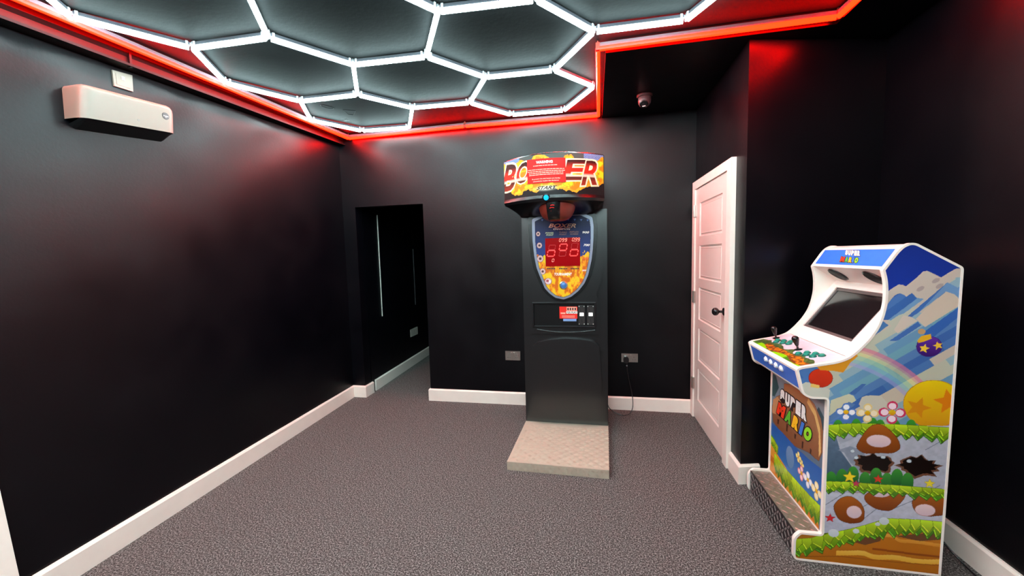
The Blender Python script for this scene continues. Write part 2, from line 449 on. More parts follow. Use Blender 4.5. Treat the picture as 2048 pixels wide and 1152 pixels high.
# nib between left wall and the opening, turning into the passage
skirt('baseboard_back_left', [(xo1, 3.96), (xo1, yB(xo1)), (xL(3.838, .06)+0.01, yB(-2.6))])
skirt('baseboard_passage', [(-2.60, 7.15), (-2.473, 4.02)])
skirt('baseboard_back', [(xD(3.85)-0.022, yB(.9)), (xo2, yB(xo2)), (xo2, 3.955)])
yd1, yd2 = 3.83, 2.86            # door frame span
skirt('baseboard_right_recess', [(1.03, yF(1.03)), (xc, yc), (xD(yd2), yd2-.01)])
skirt('baseboard_right', [(XR, 0.2), (XR, yF(XR)-.02)])

# near left: the white door lining at the edge of the frame
q0 = PX(0, 960, -2.47); q1 = PX(35, 1152, -2.47)
b = MB(); b.hexa([(xL(1.1, 0)-.01, 1.02, 0), (xL(1.1, 0)+.03, 1.02, 0), (xL(1.1, 0)+.03, 1.139, 0), (xL(1.1, 0)-.01, 1.139, 0),
                  (xL(1.1, 2)-.01, 1.02, 2.05), (xL(1.1, 2)+.03, 1.02, 2.05), (xL(1.1, 2)+.03, 1.139, 2.05), (xL(1.1, 2)-.01, 1.139, 2.05)]); b.bevel(.004)
structure(b.build('trim_3', M_white))
# added strips, coloured pale and dull as slits of light on the passage wall
def psg(px, py): return PX(px, py, -2.478)
for k, (a, c, wd) in enumerate((((753, 430), (766, 632), .005), ((831, 498), (837, 609), .006))):
    P, Q = psg(*a), psg(*c); y = (P[1]+Q[1])/2; x = -2.468-0.0407*(y-3.955)
    b = MB(); b.box(x-.004, x+.006, y-wd, y+wd, Q[2], P[2]); b.bevel(.0015, 1)
    structure(b.build('trim_%d' % (4+k), mat('pale_light_slit' if k == 0 else 'dull_light_slit', (225, 225, 215) if k == 0 else (70, 70, 74), rough=.4)))

# ------------------------------------------------------------------ door 1
def dm(y, z, h=0.0): return (xD(y)-h, y, z)
yl1, yl2, zl0, zl1 = 3.755, 2.945, 0.012, 2.035
b = MB()
def dbox(y0, y1, z0, z1, h0, h1): b.hexa([dm(y0, z0, h0), dm(y0, z0, h1), dm(y1, z0, h1), dm(y1, z0, h0), dm(y0, z1, h0), dm(y0, z1, h1), dm(y1, z1, h1), dm(y1, z1, h0)])
dbox(yd1, yl1, 0, 2.105, -.01, .03); dbox(yl2, yd2, 0, 2.105, -.01, .03); dbox(yl1, yl2, zl1+.003, 2.105, -.01, .03)
b.bevel(.004); fr = b.build('door_1', M_white); structure(fr)
b = MB()                      # leaf: stiles and rails around five sunk panels
H0, H1 = -.004, .018
W0, W1 = yl1-.003, yl2+.003
st = .115
rails = [(zl0, .20)]; z = .20; ph = (zl1-.002-.20-.125-4*.075)/5
pan = []
for k in range(5):
    pan.append((z, z+ph)); z += ph
    rails.append((z, z+.075 if k < 4 else zl1)); z += .075
dbox(W0, W0-st, zl0, zl1, H0, H1); dbox(W1+st, W1, zl0, zl1, H0, H1)
for r0, r1 in rails: dbox(W0-st, W1+st, r0, r1, H0, H1)
leaf = b.build('door_leaf', M_door, fr)
for z0, z1 in pan:
    b = MB(); y0, y1 = W0-st, W1+st
    rings = []
    for ins, h in ((0, H1), (.006, H1-.010), (.018, H1-.012), (.024, H1-.004), (.03, H1-.006)):
        rings.append([dm(y0-ins, z0+ins, h), dm(y1+ins, z0+ins, h), dm(y1+ins, z1-ins, h), dm(y0-ins, z1-ins, h)])
    b.loft(rings, caps=False); R = rings[-1]; b.quadstrip(R); b.build('door_panel', M_door, leaf)
kx, ky, kz = xD(3.0)-H1, 2.985, 1.075
b = MB(); b.lathe([(0, 0), (.027, 0), (.027, .006), (.022, .009), (.009, .011), (.009, .032), (.014, .036), (.025, .045), (.0285, .056), (.026, .068), (.016, .077), (0, .079)], (kx, ky, kz), (-1, 0, 0), 28)
o = b.build('door_knob', M_blkg, fr, 40); o['label'] = 'black round door knob'
for hz in (1.80, 1.05, .27):
    b = MB(); b.box(xD(yl1)-.034, xD(yl1)-.016, yl1-.022, yl1+.02, hz, hz+.10); b.lathe([(0, -.052), (.007, -.052), (.007, .052), (0, .052)], (xD(yl1)-.036, yl1, hz+.05), (0, 0, 1), 12); b.bevel(.001, 1)
    o = b.build('hinge', M_chrome, fr); o['label'] = 'chrome butt hinge'

# ================================================================== HEXAGON LIGHTS
ZH = 2.765
NODES = dict(A=(139, 33), B=(385, 97), C=(536, 76), D=(451, 166), E=(601, 203), F=(621, 240), H=(706.5, 130), I=(852.7, 114), J=(876, 23.6), K=(715, 190), L=(824.6, 216), M=(724, 262), N=(818.7, 255), O=(970.7, 155), P=(939.7, 206), Q=(1022, 230), S=(1128.6, 221), T=(1187.7, 174), U=(1108, 141), V=(1187.7, 64), W=(1072, 0), X=(1372, 41))
IDX = {'A': (0, 0, 0), 'B': (0, 1, 0), 'C': (1, 1, 0), 'D': (0, 1, 1), 'E': (0, 2, 1), 'F': (0, 2, 2), 'H': (1, 2, 0), 'I': (2, 2, 0), 'J': (2, 2, -1), 'K': (1, 2, 1), 'L': (1, 3, 1), 'M': (0, 3, 2), 'N': (1, 3, 2), 'O': (2, 3, 0), 'P': (2, 3, 1), 'Q': (2, 4, 1), 'S': (3, 4, 1), 'T': (3, 4, 0), 'U': (3, 3, 0), 'V': (3, 3, -1), 'W': (3, 2, -1), 'X': (4, 3, -1)}
LC = np.array([[-2.565, 1.64], [0.497, 0.018], [0.275, 0.380], [-0.245, 0.419]])
meas = {IDX[k]: PZ(*v, ZH)[:2] for k, v in NODES.items()}
def node(t):
    if t in meas: return meas[t]
    return LC[0]+t[0]*LC[1]+t[1]*LC[2]+t[2]*LC[3]
vis = {(0, 1, 0), (0, 2, 1), (1, 2, 0), (2, 3, 0), (2, 2, -1), (1, 1, -1), (0, 0, -1), (3, 2, -2), (2, 1, -2)}
edges = set()
def cell(v):
    i, j, k = v; return [(i, j, k), (i+1, j, k), (i+1, j+1, k), (i+1, j+1, k+1), (i, j+1, k+1), (i, j, k+1)]
for mm_ in range(-16, 12):
    for nn_ in range(-16, 14):
        v = (mm_, 1+mm_+nn_, nn_); c = cell(v); P = np.array([node(t) for t in c])
        ok = v in vis or (P[:, 1].max() < 2.05 and P[:, 0].min() > -2.62 and P[:, 0].max() < 1.28 and P[:, 1].min() > -4.6 and v not in vis)  # unseen cells behind the camera, grid carried further back to add frontal light
        if ok:
            for a, d in zip(c, c[1:]+c[:1]): edges.add(tuple(sorted((a, d))))
hexl = empty('hexagon_light', (-0.7, 1.2, ZT-.001), 'large white LED tube light forming a honeycomb of hexagons under the black ceiling', 'ceiling light')
deg = {}
for a, d in sorted(edges):
    P, Q = np.array([*node(a), ZH]), np.array([*node(d), ZH]); dr = (Q-P)/np.linalg.norm(Q-P)
    for t in (a, d): deg.setdefault(t, []).append(dr if t == a else -dr)
    p, q = P+dr*.017, Q-dr*.017
    sd = np.cross(dr, [0, 0, 1.0])
    b = MB()                           # rounded glowing diffuser
    sec = [(-.0125, .010), (-.0135, 0), (-.0105, -.009), (-.004, -.0135), (.004, -.0135), (.0105, -.009), (.0135, 0), (.0125, .010)]
    b.loft([[tuple(E_+sd*x+np.array([0, 0, z])) for x, z in sec] for E_ in (p, q)])
    tb = b.build('light_tube', M_tube, hexl)
    b = MB(); b.bar(tuple(P+dr*.012), tuple(Q-dr*.012), .021, (0, 0, 1), .020, up0=.0105); b.bevel(.002, 1)
    b.build('tube_housing', M_housing, tb)
for t, ds in deg.items():
    P = np.array([*node(t), ZH]); b = MB()
    b.lathe([(0, -.004), (.007, -.004), (.007, .030), (0, .030)], tuple(P), (0, 0, 1), 10)
    for d in ds:
        b.bar(tuple(P+d*.003), tuple(P+d*.030), .013, (0, 0, 1), .012, up0=.015)
        b.bar(tuple(P+d*.020), tuple(P+d*.032), .030, (0, 0, 1), .026, up0=.006)
    b.bar(tuple(P-np.array([.004, 0, 0])), tuple(P+np.array([.004, 0, 0])), .008, (0, 0, 1), ZT-ZH-.03, up0=.03)
    b.build('tube_connector', M_clip, hexl)
adopt(hexl)

# ------------------------------------------------------------------ red border
ZR = 2.755
r0, r1, r2, r3, r4 = [PZ(*p, ZR) for p in ((38, 0), (697, 277), (1197, 231.5), (1195.5, 98), (1676, 34))]
rA = ext(r1, r0, 1.2); rA2 = np.array([rA[0]-.01, YN+.4, ZR]); r5 = PZ(1728, -3, ZR); r5 = ext(r4, r5, 1.9) if abs(r5[1]-r4[1]) > .01 else r5
r5b = np.array([r5[0]-0.005, YN+.4, ZR])
r5 = np.array([r4[0]+.035, 1.9, ZR]); r5b = np.array([r4[0]+.035, YN+.4, ZR])
redl = empty('border_light', (-0.7, 1.2, ZT-.001), 'red LED tube border running around the edge of the ceiling', 'ceiling light')
chain = [rA2, rA, PZ(262, 97, ZR), PZ(487, 192, ZR), r1, PZ(930, 253, ZR), r2, r3, r4, r5, r5b]
chain = [rA2, rA, r1, PZ(930, 253, ZR), r2, r3, r4, r5, r5b]
for P, Q in zip(chain, chain[1:]):
    dr = (Q-P)/np.linalg.norm(Q-P); sd = np.cross(dr, [0, 0, 1.0]); p, q = P+dr*.010, Q-dr*.010
    b = MB()
    sec = [(-.0125, .010), (-.0135, 0), (-.0105, -.009), (-.004, -.0135), (.004, -.0135), (.0105, -.009), (.0135, 0), (.0125, .010)]
    b.loft([[tuple(E_+sd*x+np.array([0, 0, z])) for x, z in sec] for E_ in (p, q)])
    tb = b.build('red_light_tube', M_red, redl)
    b = MB(); b.bar(tuple(P+dr*.006), tuple(Q-dr*.006), .017, (0, 0, 1), .022, up0=.0105); b.bevel(.002, 1)
    b.build('tube_housing', M_housing, tb)
for P in chain[1:-1]:
    b = MB(); b.box(P[0]-.012, P[0]+.012, P[1]-.012, P[1]+.012, ZR-.010, ZR+.034)
    b.box(P[0]-.004, P[0]+.004, P[1]-.004, P[1]+.004, ZR+.034, ZT); b.bevel(.002, 1); b.build('corner_clip', mat('red_clip', (150, 60, 50), rough=.3), redl)
adopt(redl)

# fittings on the ceiling in the far left hexagon
M_mark = mat('ceiling_patch_paint', (58, 66, 66), rough=.5, noise=.3)
def cp(px, py, z=ZT): return PZ(px, py, z)
for k, quad in enumerate(([(642, 209), (656, 213), (668, 216), (666, 218), (652, 216.5), (641, 211.5)], [(686, 220), (711, 222), (707, 230), (696, 229)])):
    b = MB(); c = [cp(*p)[:2] for p in quad]
    cen = sum(c)/len(c)
    n = len(c)
    for i in range(n):
        a, d = c[i], c[(i+1) % n]; b.bar((a[0], a[1], ZT), (d[0], d[1], ZT), .0045, (0, 0, -1), .002)
    o = b.build('ceiling_patch', mat('dark_patch_edge', (20, 24, 24), rough=.6)); tag(o, ['thin dark outline of a filled slot in the ceiling inside the far left hexagon', 'dark outline of a small tapered cover in the ceiling inside the far left hexagon'][k], 'ceiling patch')
b = MB()
for k in range(7):
    p = cp(685+random.random()*18, 239+random.random()*4); b.lathe([(0, 0), (.010+random.random()*.008, 0), (.008, .003), (0, .003)], (p[0], p[1], ZT), (0, 0, -1), 7)
o = b.build('ceiling_scuff', mat('scuffed_filler', (30, 36, 36), rough=.7)); tag(o, 'ragged patch of scuffed filler on the ceiling near the back left corner', 'ceiling patch')

# ================================================================== BOXING MACHINE
bx0, bx1 = -0.590, 0.108
YBF = 3.300
box_m = empty('boxing_machine', (-0.25, 3.2, 0), 'tall black arcade boxing machine with flaming head sign and treadplate base', 'arcade machine')
def bp(px, py, y=YBF): P = PY(px, py, y); return (P[0], P[2])
# base plate
b = MB(); fb = [(-.609, 2.603), (.089, 2.598), (.110, 3.33), (-.590, 3.33)]
zt = .062
b.hexa([(x, y, 0) for x, y in fb]+[(x, y, zt) for x, y in fb]); b.bevel(.003, 1)
plate = b.build('base_plate', M_alu, box_m)
def bars(b, o, eu, ev, n, nu, nv, pitch, seed=1):
    """five-bar tread pattern: groups of raised bars in alternating directions"""
    o, eu, ev, n = map(Vector, (o, eu, ev, n))
    for i in range(nu):
        for j in range(nv):
            c = o+eu*((i+.5)*pitch)+ev*((j+.5)*pitch); a = PI/4 if (i+j) % 2 else -PI/4
            d = eu*math.cos(a)+ev*math.sin(a); s_ = eu*-math.sin(a)+ev*math.cos(a)
            for k in (-2, -1, 0, 1, 2):
                cc = c+s_*(k*pitch*.155); L = pitch*(.46 if k else .52); w_ = pitch*.045
                p, q = cc-d*L, cc+d*L
                mid = cc+n*.0028
                v = [b.b.verts.new(x) for x in (p, cc+s_*w_, q, cc-s_*w_)]; mv = b.b.verts.new(mid)
                for m1 in range(4): b.b.faces.new([v[m1], v[(m1+1) % 4], mv])
b = MB(); bars(b, (-.594, 2.612, zt), (1, 0, 0), (.03, 1, 0), (0, 0, 1), 19, 17, .0362)
o = b.build('tread_pattern', M_alu, plate)
b = MB(); bars(b, (-.606, 2.6025, .003), (1, -.007, 0), (0, 0, 1), (0, -1, 0), 24, 2, .0288)
o = b.build('tread_pattern', M_alu, plate)
# cabinet body
b = MB(); b.box(bx0, bx1, YBF, 3.76, .062, 1.86); b.bevel(.012, 3)
body = b.build('cabinet_body', M_blk, box_m, 40)
def plate_xz(name, pts, y0, y1, m, parent, bev=.006, seg=3, sm=40):
    b = MB(); b.prism(pts, lambda x, z: (x, y0, z), lambda x, z: (x, y1, z)); b.bevel(bev, seg, 50)
    return b.build(name, m, parent, sm)
low = [bp(1064, 694), bp(1072, 684), bp(1100, 678), bp(1130, 675.5), bp(1160, 677), bp(1185, 681), bp(1198, 689), bp(1203, 760), bp(1203, 838), bp(1130, 836), bp(1070, 833), bp(1068, 760)]
plate_xz('lower_front_panel', round_poly(low, .02, 3), YBF+.01, YBF-.036, M_blk, body, .022, 5)
hip = [bp(1046, 440), bp(1207, 438), bp(1209, 500), bp(1204, 560), bp(1192, 590), bp(1196, 600), bp(1199, 668), bp(1058, 666), bp(1057, 600), bp(1064, 588), bp(1052, 560), bp(1047, 500)]
plate_xz('upper_front_shell', round_poly(hip, .03, 4), YBF+.01, YBF-.020, M_blk, body, .015, 4)
rec = [bp(1065, 605, YBF-.02), bp(1192, 605, YBF-.02), bp(1192, 655, YBF-.02), bp(1065, 655, YBF-.02)]
x0, z1_ = bp(1065, 604.5, YBF-.02); x1, z0_ = bp(1192, 655, YBF-.02)
b = MB(); R_ = []
for d_, y_ in ((0, YBF-.015), (0, YBF-.036), (.004, YBF-.042), (.009, YBF-.042), (.013, YBF-.036), (.013, YBF-.015)): R_.append([(x0+d_, y_, z0_+d_), (x1-d_, y_, z0_+d_), (x1-d_, y_, z1_-d_), (x0+d_, y_, z1_-d_)])
b.loft(R_+[R_[0]], caps=False); b.build('coin_door_frame', M_blk, body, 40)
YC = YBF-.026
b = MB(); b.box(x0+.01, x1-.01, YC, YC+.01, z0_+.01, z1_-.01); coin = b.build('coin_door', M_blkg, box_m)
b = MB(); pts = [bp(1075, 657.5), bp(1100, 661.5), bp(1130, 663.5), bp(1160, 662.5), bp(1190, 659.5)]
b.tube([(x, YBF-.022, z) for x, z in bez(pts, 6)], .006, 8); b.build('moulded_lip', M_blk, body, 60)
def cp2(px, py): P = PY(px/11.52+1050, py/11.52+590, YC); return P[0], P[2]
for xa, xb in ((1228, 1382), (1430, 1590)):
    u0, v1 = cp2(xa, 235); u1, v0 = cp2(xb, 690)
    b = MB(); b.box(u0, u1, YC-.004, YC, v0, v1); b.bevel(.001, 1); cm = b.build('coin_slot_plate', mat('coin_mech_black', (40, 38, 38), rough=.35), box_m)
    for uu, vv in ((u0+.006, v0+.008), (u0+.006, v1-.010), (u1-.006, v0+.008), (u1-.006, v1-.010)):
        b = MB(); b.lathe([(0, 0), (.0045, 0), (.003, .003), (0, .0035)], (uu, YC-.004, vv), (0, -1, 0), 10)
        b.build('screw', mat('bright_screw', (225, 222, 215), rough=.3, metal=.6), cm)
    cu_, cv = (u0+u1)/2, (v0+v1)/2
    b = MB(); b.box(cu_-.015, cu_+.017, YC-.012, YC-.004, cv-.006, cv+.02); b.bevel(.003, 2)
    o = b.build('reject_button', mat('lit_white_button', (250, 250, 245), rough=.3, emit=(1, 1, .97), power=.9), cm)
    b = MB(); b.bar((cu_-.015, YC-.0042, v1-.02), (cu_-.003, YC-.0042, v1-.06), .005, (0, -1, 0), .0006); b.bar((cu_, YC-.0042, v0+.05), (cu_+.003, YC-.0042, v0+.02), .008, (0, -1, 0), .0006)
    b.build('slot', mat('slot_black', (3, 3, 3), rough=.6), cm)
M_txtw = mat('print_white', (245, 240, 235), rough=.4)
M_txtp = mat('print_pale_red', (250, 170, 150), rough=.4)
M_sred = mat('sticker_red', (225, 40, 28), rough=.35)
M_sblue = mat('sticker_blue', (120, 150, 200), rough=.35)
M_txtd = mat('print_dark', (40, 22, 22), rough=.5)
fnC = lambda u, v, h: (u, YC-.0005-h, v)
p = Print(fnC)
def c2(a, b_): return cp2(a, b_)
u0, v1 = c2(792, 266); u1, v0 = c2(1207, 545); p.rect(u0, u1, v0, v1, .0002, 0)
a, d = c2(950, 370), c2(1207, 430); p.rect(a[0], d[0], d[1], a[1], .0005, 1)
a, d = c2(960, 275), c2(1190, 362); p.rect(a[0], d[0], d[1], a[1], .0005, 3)
p.text('PER PLAY', c2(962, 425), c2(1195, 425), c2(962, 380), .0008, 2, .02)
for xx in (975, 1030, 1085, 1140): a, d = c2(xx, 295), c2(xx+35, 350); p.rect(a[0], d[0], d[1], a[1], .0008, 2)
for yy in (480, 512): a, d = c2(850, yy-8), c2(1150, yy+8); p.rect(a[0], d[0], d[1], a[1], .0005, 3)
a, d = c2(820, 400), c2(930, 440); p.rect(a[0], d[0], d[1], a[1], .0005, 3)
p.build('price_sticker', [M_sred, M_txtw, M_txtd, M_txtp], coin)
p = Print(fnC); a, d = c2(880, 545), c2(1185, 605); p.rect(a[0], d[0], d[1], a[1], .0002, 0); o = p.build('blue_sticker', [M_sblue], coin)

# ---- shield display
YS = YBF-.034
def sp(a, b_): P = PY(a/6.0625+1050, b_/6.0625+420, YS); return (P[0], P[2])
outl = [sp(*q) for q in ((85, 112), (200, 62), (330, 70), (450, 85), (570, 40), (690, 30), (815, 85), (832, 200), (830, 330), (822, 470), (806, 610), (765, 790), (720, 890), (650, 980), (560, 1052), (470, 1085), (370, 1065), (300, 1015), (240, 950), (182, 810), (140, 700), (112, 560), (92, 380), (86, 230))]
surround = [(x+(x+.244)*.13, z+(z-1.45)*.06) for x, z in outl]
plate_xz('shield_surround', round_poly(surround, .02, 3), YBF+.0, YS+.006, M_blkg, box_m, .012, 3)
M_silver = mat('silver_border', (132, 140, 160), rough=.3, metal=.3)
sh = plate_xz('shield_display', round_poly(outl, .012, 3), YBF, YS, M_silver, box_m, .004, 2)
inl = [(x+(-.244-x)*.085, z+(1.46-z)*.05) for x, z in outl]
inl = round_poly(inl, .01, 3)
us = [p_[0] for p_ in inl]; vs = [p_[1] for p_ in inl]
cv = Canvas(min(us), max(us), min(vs), max(vs), .0022)
cv.keep = inpoly(cv.U, cv.V, inl)
zb = sp(400, 520)[1]
n = fbm(cv.U*28, cv.V*11, 4)
t = np.clip((cv.V-zb)/.3, 0, 1)[..., None]
cv.C[:] = np.array((34, 58, 124))*(1-t)+np.array((16, 22, 62))*t
fl = (cv.V+0.10*(n-.5)*2 < zb) | (cv.V < zb-.05)
q = fbm(cv.U*40+9, cv.V*24, 4)[..., None]
fc = np.where(q > .52, np.array((225, 185, 30)), np.where(q > .42, np.array((225, 145, 20)), np.array((200, 98, 16))))
cv.C = np.where(fl[..., None], fc, cv.C)
cv.C[polydist(cv.U, cv.V, inl) < .004] = (30, 30, 45)
for a in np.linspace(130, 760, 9): # studs of light along the top edge
    c = sp(a, 110+10*abs(a-450)/300); cv.poly([(c[0]-.010, c[1]+.004), (c[0]+.010, c[1]+.004), (c[0], c[1]-.012)], (90, 120, 190))
for (a, b_, r) in ((160, 290, 28), (175, 430, 34), (185, 590, 40), (215, 745, 36)):
    c = sp(a, b_); rr = r/6.06*.0042
    cv.ell(c, rr, rr*1.1, (205, 170, 165), edge=(60, 40, 60), ew=.003); cv.ell(c, rr*.4, rr*.4, (70, 50, 60))
c = sp(282, 865); cv.ell(c, .030, .028, (214, 180, 184), edge=(120, 40, 60), ew=.003); cv.ell((c[0]-.006, c[1]+.004), .012, .010, (150, 60, 70)); cv.ell((c[0]+.012, c[1]-.002), .007, .012, (240, 225, 225))
cv.mesh('display_print', lambda u, v: (u, np.full_like(u, YS-.0012), v), mat_art('shield_print', .4, .06), sh)
fnS = lambda u, v, h: (u, YS-.0015-h, v)
# red LED window
a, d = sp(245, 345), sp(670, 676)
b = MB(); b.box(a[0], d[0], YS-.006, YS-.001, d[1], a[1]); b.bevel(.001, 1)
win = b.build('score_window', mat('red_led_window', (110, 4, 8), rough=.12, emit=(.30, .002, .004), power=.55), sh); win['label'] = 'dark red lit score window'
p = Print(lambda u, v, h: (u, YS-.0068-h, v))
def digit(u0, u1, v0, v1, segs, wd, mi):
    sk = (v1-v0)*.10; g = wd*.55; vm = (v0+v1)/2
    X = lambda u, v: (u+sk*(v-vm)/(v1-v0)*2, v)
    S = {'a': ((u0+g, v1), (u1-g, v1)), 'b': ((u1, v1-g), (u1, vm+g)), 'c': ((u1, vm-g), (u1, v0+g)), 'd': ((u0+g, v0), (u1-g, v0)), 'e': ((u0, vm-g), (u0, v0+g)), 'f': ((u0, v1-g), (u0, vm+g)), 'g': ((u0+g, vm), (u1-g, vm))}
    for s_ in segs: p.line(X(*S[s_][0]), X(*S[s_][1]), wd, .0, mi)
def dg(x0, x1, y0, y1, segs, wd=.0055, mi=0):
    A, B = sp(x0, y1), sp(x1, y0); digit(A[0], B[0], A[1], B[1], segs, wd, mi)
for X0, X1, Y0, Y1 in ((275, 360, 490, 562), (422, 508, 412, 490), (550, 640, 480, 556)): dg(X0, X1, Y0, Y1, 'abcdef', .0075)
for X0, X1, Y0, Y1 in ((292, 368, 425, 480), (418, 496, 500, 560), (565, 640, 400, 470)): dg(X0, X1, Y0, Y1, 'abcdef', .004, 1)
for k, s_ in enumerate(('abcdef', 'abcdfg', 'abcdfg')):
    dg(418+k*34, 438+k*34, 345, 383, s_, .0036, 2); dg(575+k*33, 596+k*33, 338, 378, s_, .0036, 2)
dg(330, 352, 592, 628, 'abcdef', .0038, 2)
c = sp(600, 380); p.disc(c, .002, 0, 2)
p.build('led_digits', [mat('led_bright', (255, 60, 50), emit=(1, .045, .05), power=1.3), mat('led_dim', (120, 5, 8), emit=(.5, .005, .008), power=.7), mat('led_pale', (255, 150, 130), emit=(1, .20, .16), power=1.1)], win)
M_sh = [mat('copper_print', (215, 165, 140), rough=.35), M_txtw, mat('pale_green_print', (190, 215, 170), rough=.4), mat('brown_print', (130, 95, 90), rough=.4), mat('red_print', (220, 90, 50), rough=.4), M_txtd]
def tx(s_, x0_, x1_, y0_, y1_, mi, off=.02, sk=0):
    p = Print(fnS); p.text(s_, sp(x0_, y1_), sp(x1_, y1_), sp(x0_+sk, y0_), .0008, 0, min(off, .022)); p.build('display_lettering', [M_sh[mi]], sh)
tx('BOXER', 285, 615, 165, 215, 0, .05, 25); tx('CHAMPION', 340, 540, 220, 242, 1, .02, 8)
tx('POWER', 247, 345, 270, 288, 2, .03, 6); tx('POINT', 255, 340, 295, 312, 2, .03, 6)
tx('TURBO', 408, 505, 262, 280, 3, .03, 6); tx('POINT', 415, 500, 288, 305, 3, .03, 6)
tx('REFLEX', 540, 650, 257, 275, 3, .03, 6); tx('NUMBER', 545, 645, 283, 300, 3, .03, 6)
tx('900', 690, 772, 258, 284, 1, .04, 10); tx('700', 706, 778, 412, 438, 1, .04, 10); tx('500', 700, 765, 575, 598, 4, .04, 8); tx('300', 690, 740, 722, 742, 1, .04, 8); tx('100', 628, 678, 870, 892, 4, .04, 8)
tx('TOURNAMENT', 352, 565, 762, 794, 1, .05, 4)
for xa, xb in ((265, 370), (412, 512), (552, 652)):
    p = Print(fnS); x_ = xa
    for w_ in (16, 22, 12, 18, 20):
        if x_+w_ <= xb: p.poly([sp(x_, 718), sp(x_+w_, 718), sp(x_+w_+3, 704), sp(x_+3, 704)], .0008, 0)
        x_ += w_+3
    p.build('display_lettering', [M_txtd], sh)
c = sp(468, 912)
b = MB(); b.lathe([(0, 0), (.034, 0), (.034, .006), (.028, .011), (.025, .011), (.024, .006), (0, .006)], (c[0], YS, c[1]), (0, -1, 0), 32); ring = b.build('select_button', M_chrome, box_m, 30)
b = MB(); b.lathe([(.0245, .006), (.0235, .012), (.014, .016), (0, .017)], (c[0], YS, c[1]), (0, -1, 0), 32); o = b.build('button_cap', mat('deep_blue_button', (50, 95, 150), rough=.2, emit=(.05, .15, .35), power=.5), ring, 40); o['label'] = 'blue button cap'

# ---- head
HC, HW = -.294, .374
def yh(x, k=1.0): t = (x-HC)/HW; return 3.02-.175*(1-t*t)*k
def hp(px, py):
    y = 2.9
    for _ in range(8): P = PY(px, py, y); y = yh(np.clip(P[0], HC-HW, HC+HW))
    return (float(P[0]), float(P[2]))
ztop, zart, zlip = 2.222, 1.935, 1.885
def hring(z, w_, fk=1.0, inset=0.0, yb=3.62, fb_=0.0):
    pts = []
    for t in np.linspace(-1, 1, 25):
        x = HC+(HW-w_)*t; pts.append((x, 3.02-.175*(1-t*t)*fk+inset+fb_, z))
    pts += [(HC+HW-w_+.0, 3.06+inset+fb_, z), (HC+HW-w_, yb, z), (HC-HW+w_, yb, z), (HC-HW+w_, 3.06+inset+fb_, z)]
    return pts
b = MB()
b.loft([hring(ztop-.004, .06, 1, .06), hring(ztop+.004, .02, 1, .02), hring(ztop, .008, 1, .008), hring(ztop-.008, 0), hring(zart, 0), hring(zlip+.02, -.002, 1, -.008), hring(zlip, .004, 1, .0), hring(zlip-.012, .03, 1, .025), hring(zlip-.035, .06, .9, .09), hring(zlip-.052, .075, .6, .19), hring(zlip-.066, .08, .3, .255)])
head = b.build('head_housing', M_blkg, box_m, 35)
fnH = lambda u, v, h: (u, yh(u)-.0028-h, v)
eps = .004
cv = Canvas(HC-HW+eps, HC+HW-eps, zart-.02, ztop-.010, .0022)
U, V = cv.U, cv.V; zt_ = ztop; zc_ = (ztop+zart)/2
tt = (U-HC)/HW
cv.C[:] = (15, 16, 18)
dots = (np.sin(U*520)*np.sin(V*520) > -.1)
band = V > (zt_-.055-.03*fbm(U*9, V*9))
cv.C = np.where((band & dots & (np.abs(tt) > .62))[..., None], np.array((120, 150, 205)), cv.C)
cv.C = np.where((band & ~dots & (np.abs(tt) > .62))[..., None], np.array((70, 85, 110)), cv.C)
cv.C = np.where((band & (np.abs(tt) <= .62))[..., None], np.array((70, 76, 74)), cv.C)
env = .098+.075*(fbm(U*13+3, V*5, 4)-.5)*2
dist = np.abs(V-(zc_-.004+.02*np.sin(U*17)))
env = env*(1-.30*tt**4); fl = dist < env+.012
q = fbm(U*34, V*26, 4)
fc = np.where((q > .50)[..., None], np.array((222, 206, 30)), np.where((q > .42)[..., None], np.array((182, 168, 22)), np.array((205, 120, 16))))
fc = np.where((np.abs(dist-env-.004) < .008)[..., None], np.array((235, 150, 30)), fc)
fc = np.where((np.abs(q-.47) < .012)[..., None], np.array((150, 175, 40)), fc)
cv.C = np.where(fl[..., None], fc, cv.C)
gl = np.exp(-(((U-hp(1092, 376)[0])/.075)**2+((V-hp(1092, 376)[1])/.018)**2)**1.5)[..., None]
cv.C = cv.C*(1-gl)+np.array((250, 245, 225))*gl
cv.mesh('head_sign', lambda u, v: (u, 3.02-.175*(1-((u-HC)/HW)**2)-.002, v), mat_art('head_print', .55, .02), head)
def mat_fire():
    m = bpy.data.materials.new('letter_print'); m.use_nodes = True; nt = m.node_tree; bs = nt.nodes['Principled BSDF']; bs.inputs['Roughness'].default_value = .5; bs.inputs['Specular IOR Level'].default_value = .15
    tc = nt.nodes.new('ShaderNodeTexCoord'); sx = nt.nodes.new('ShaderNodeSeparateXYZ'); mr = nt.nodes.new('ShaderNodeMapRange'); r = nt.nodes.new('ShaderNodeValToRGB')
    nt.links.new(tc.outputs['Object'], sx.inputs[0]); nt.links.new(sx.outputs['Z'], mr.inputs['Value']); nt.links.new(mr.outputs['Result'], r.inputs['Fac'])
    mr.inputs['From Min'].default_value = zart+.01; mr.inputs['From Max'].default_value = ztop-.03
    e = r.color_ramp.elements; e[0].position = 0; e[0].color = lin((150, 42, 28)); e[1].position = 1; e[1].color = lin((40, 20, 20))
    for ps, c in ((.30, (120, 42, 28)), (.40, (70, 25, 22)), (.45, (235, 190, 170)), (.52, (196, 36, 18)), (.70, (160, 36, 22)), (.84, (52, 20, 18))): k = e.new(ps); k.color = lin(c)
    nt.links.new(r.outputs['Color'], bs.inputs['Base Color']); nt.links.new(r.outputs['Color'], bs.inputs['Emission Color']); bs.inputs['Emission Strength'].default_value = .08
    return m
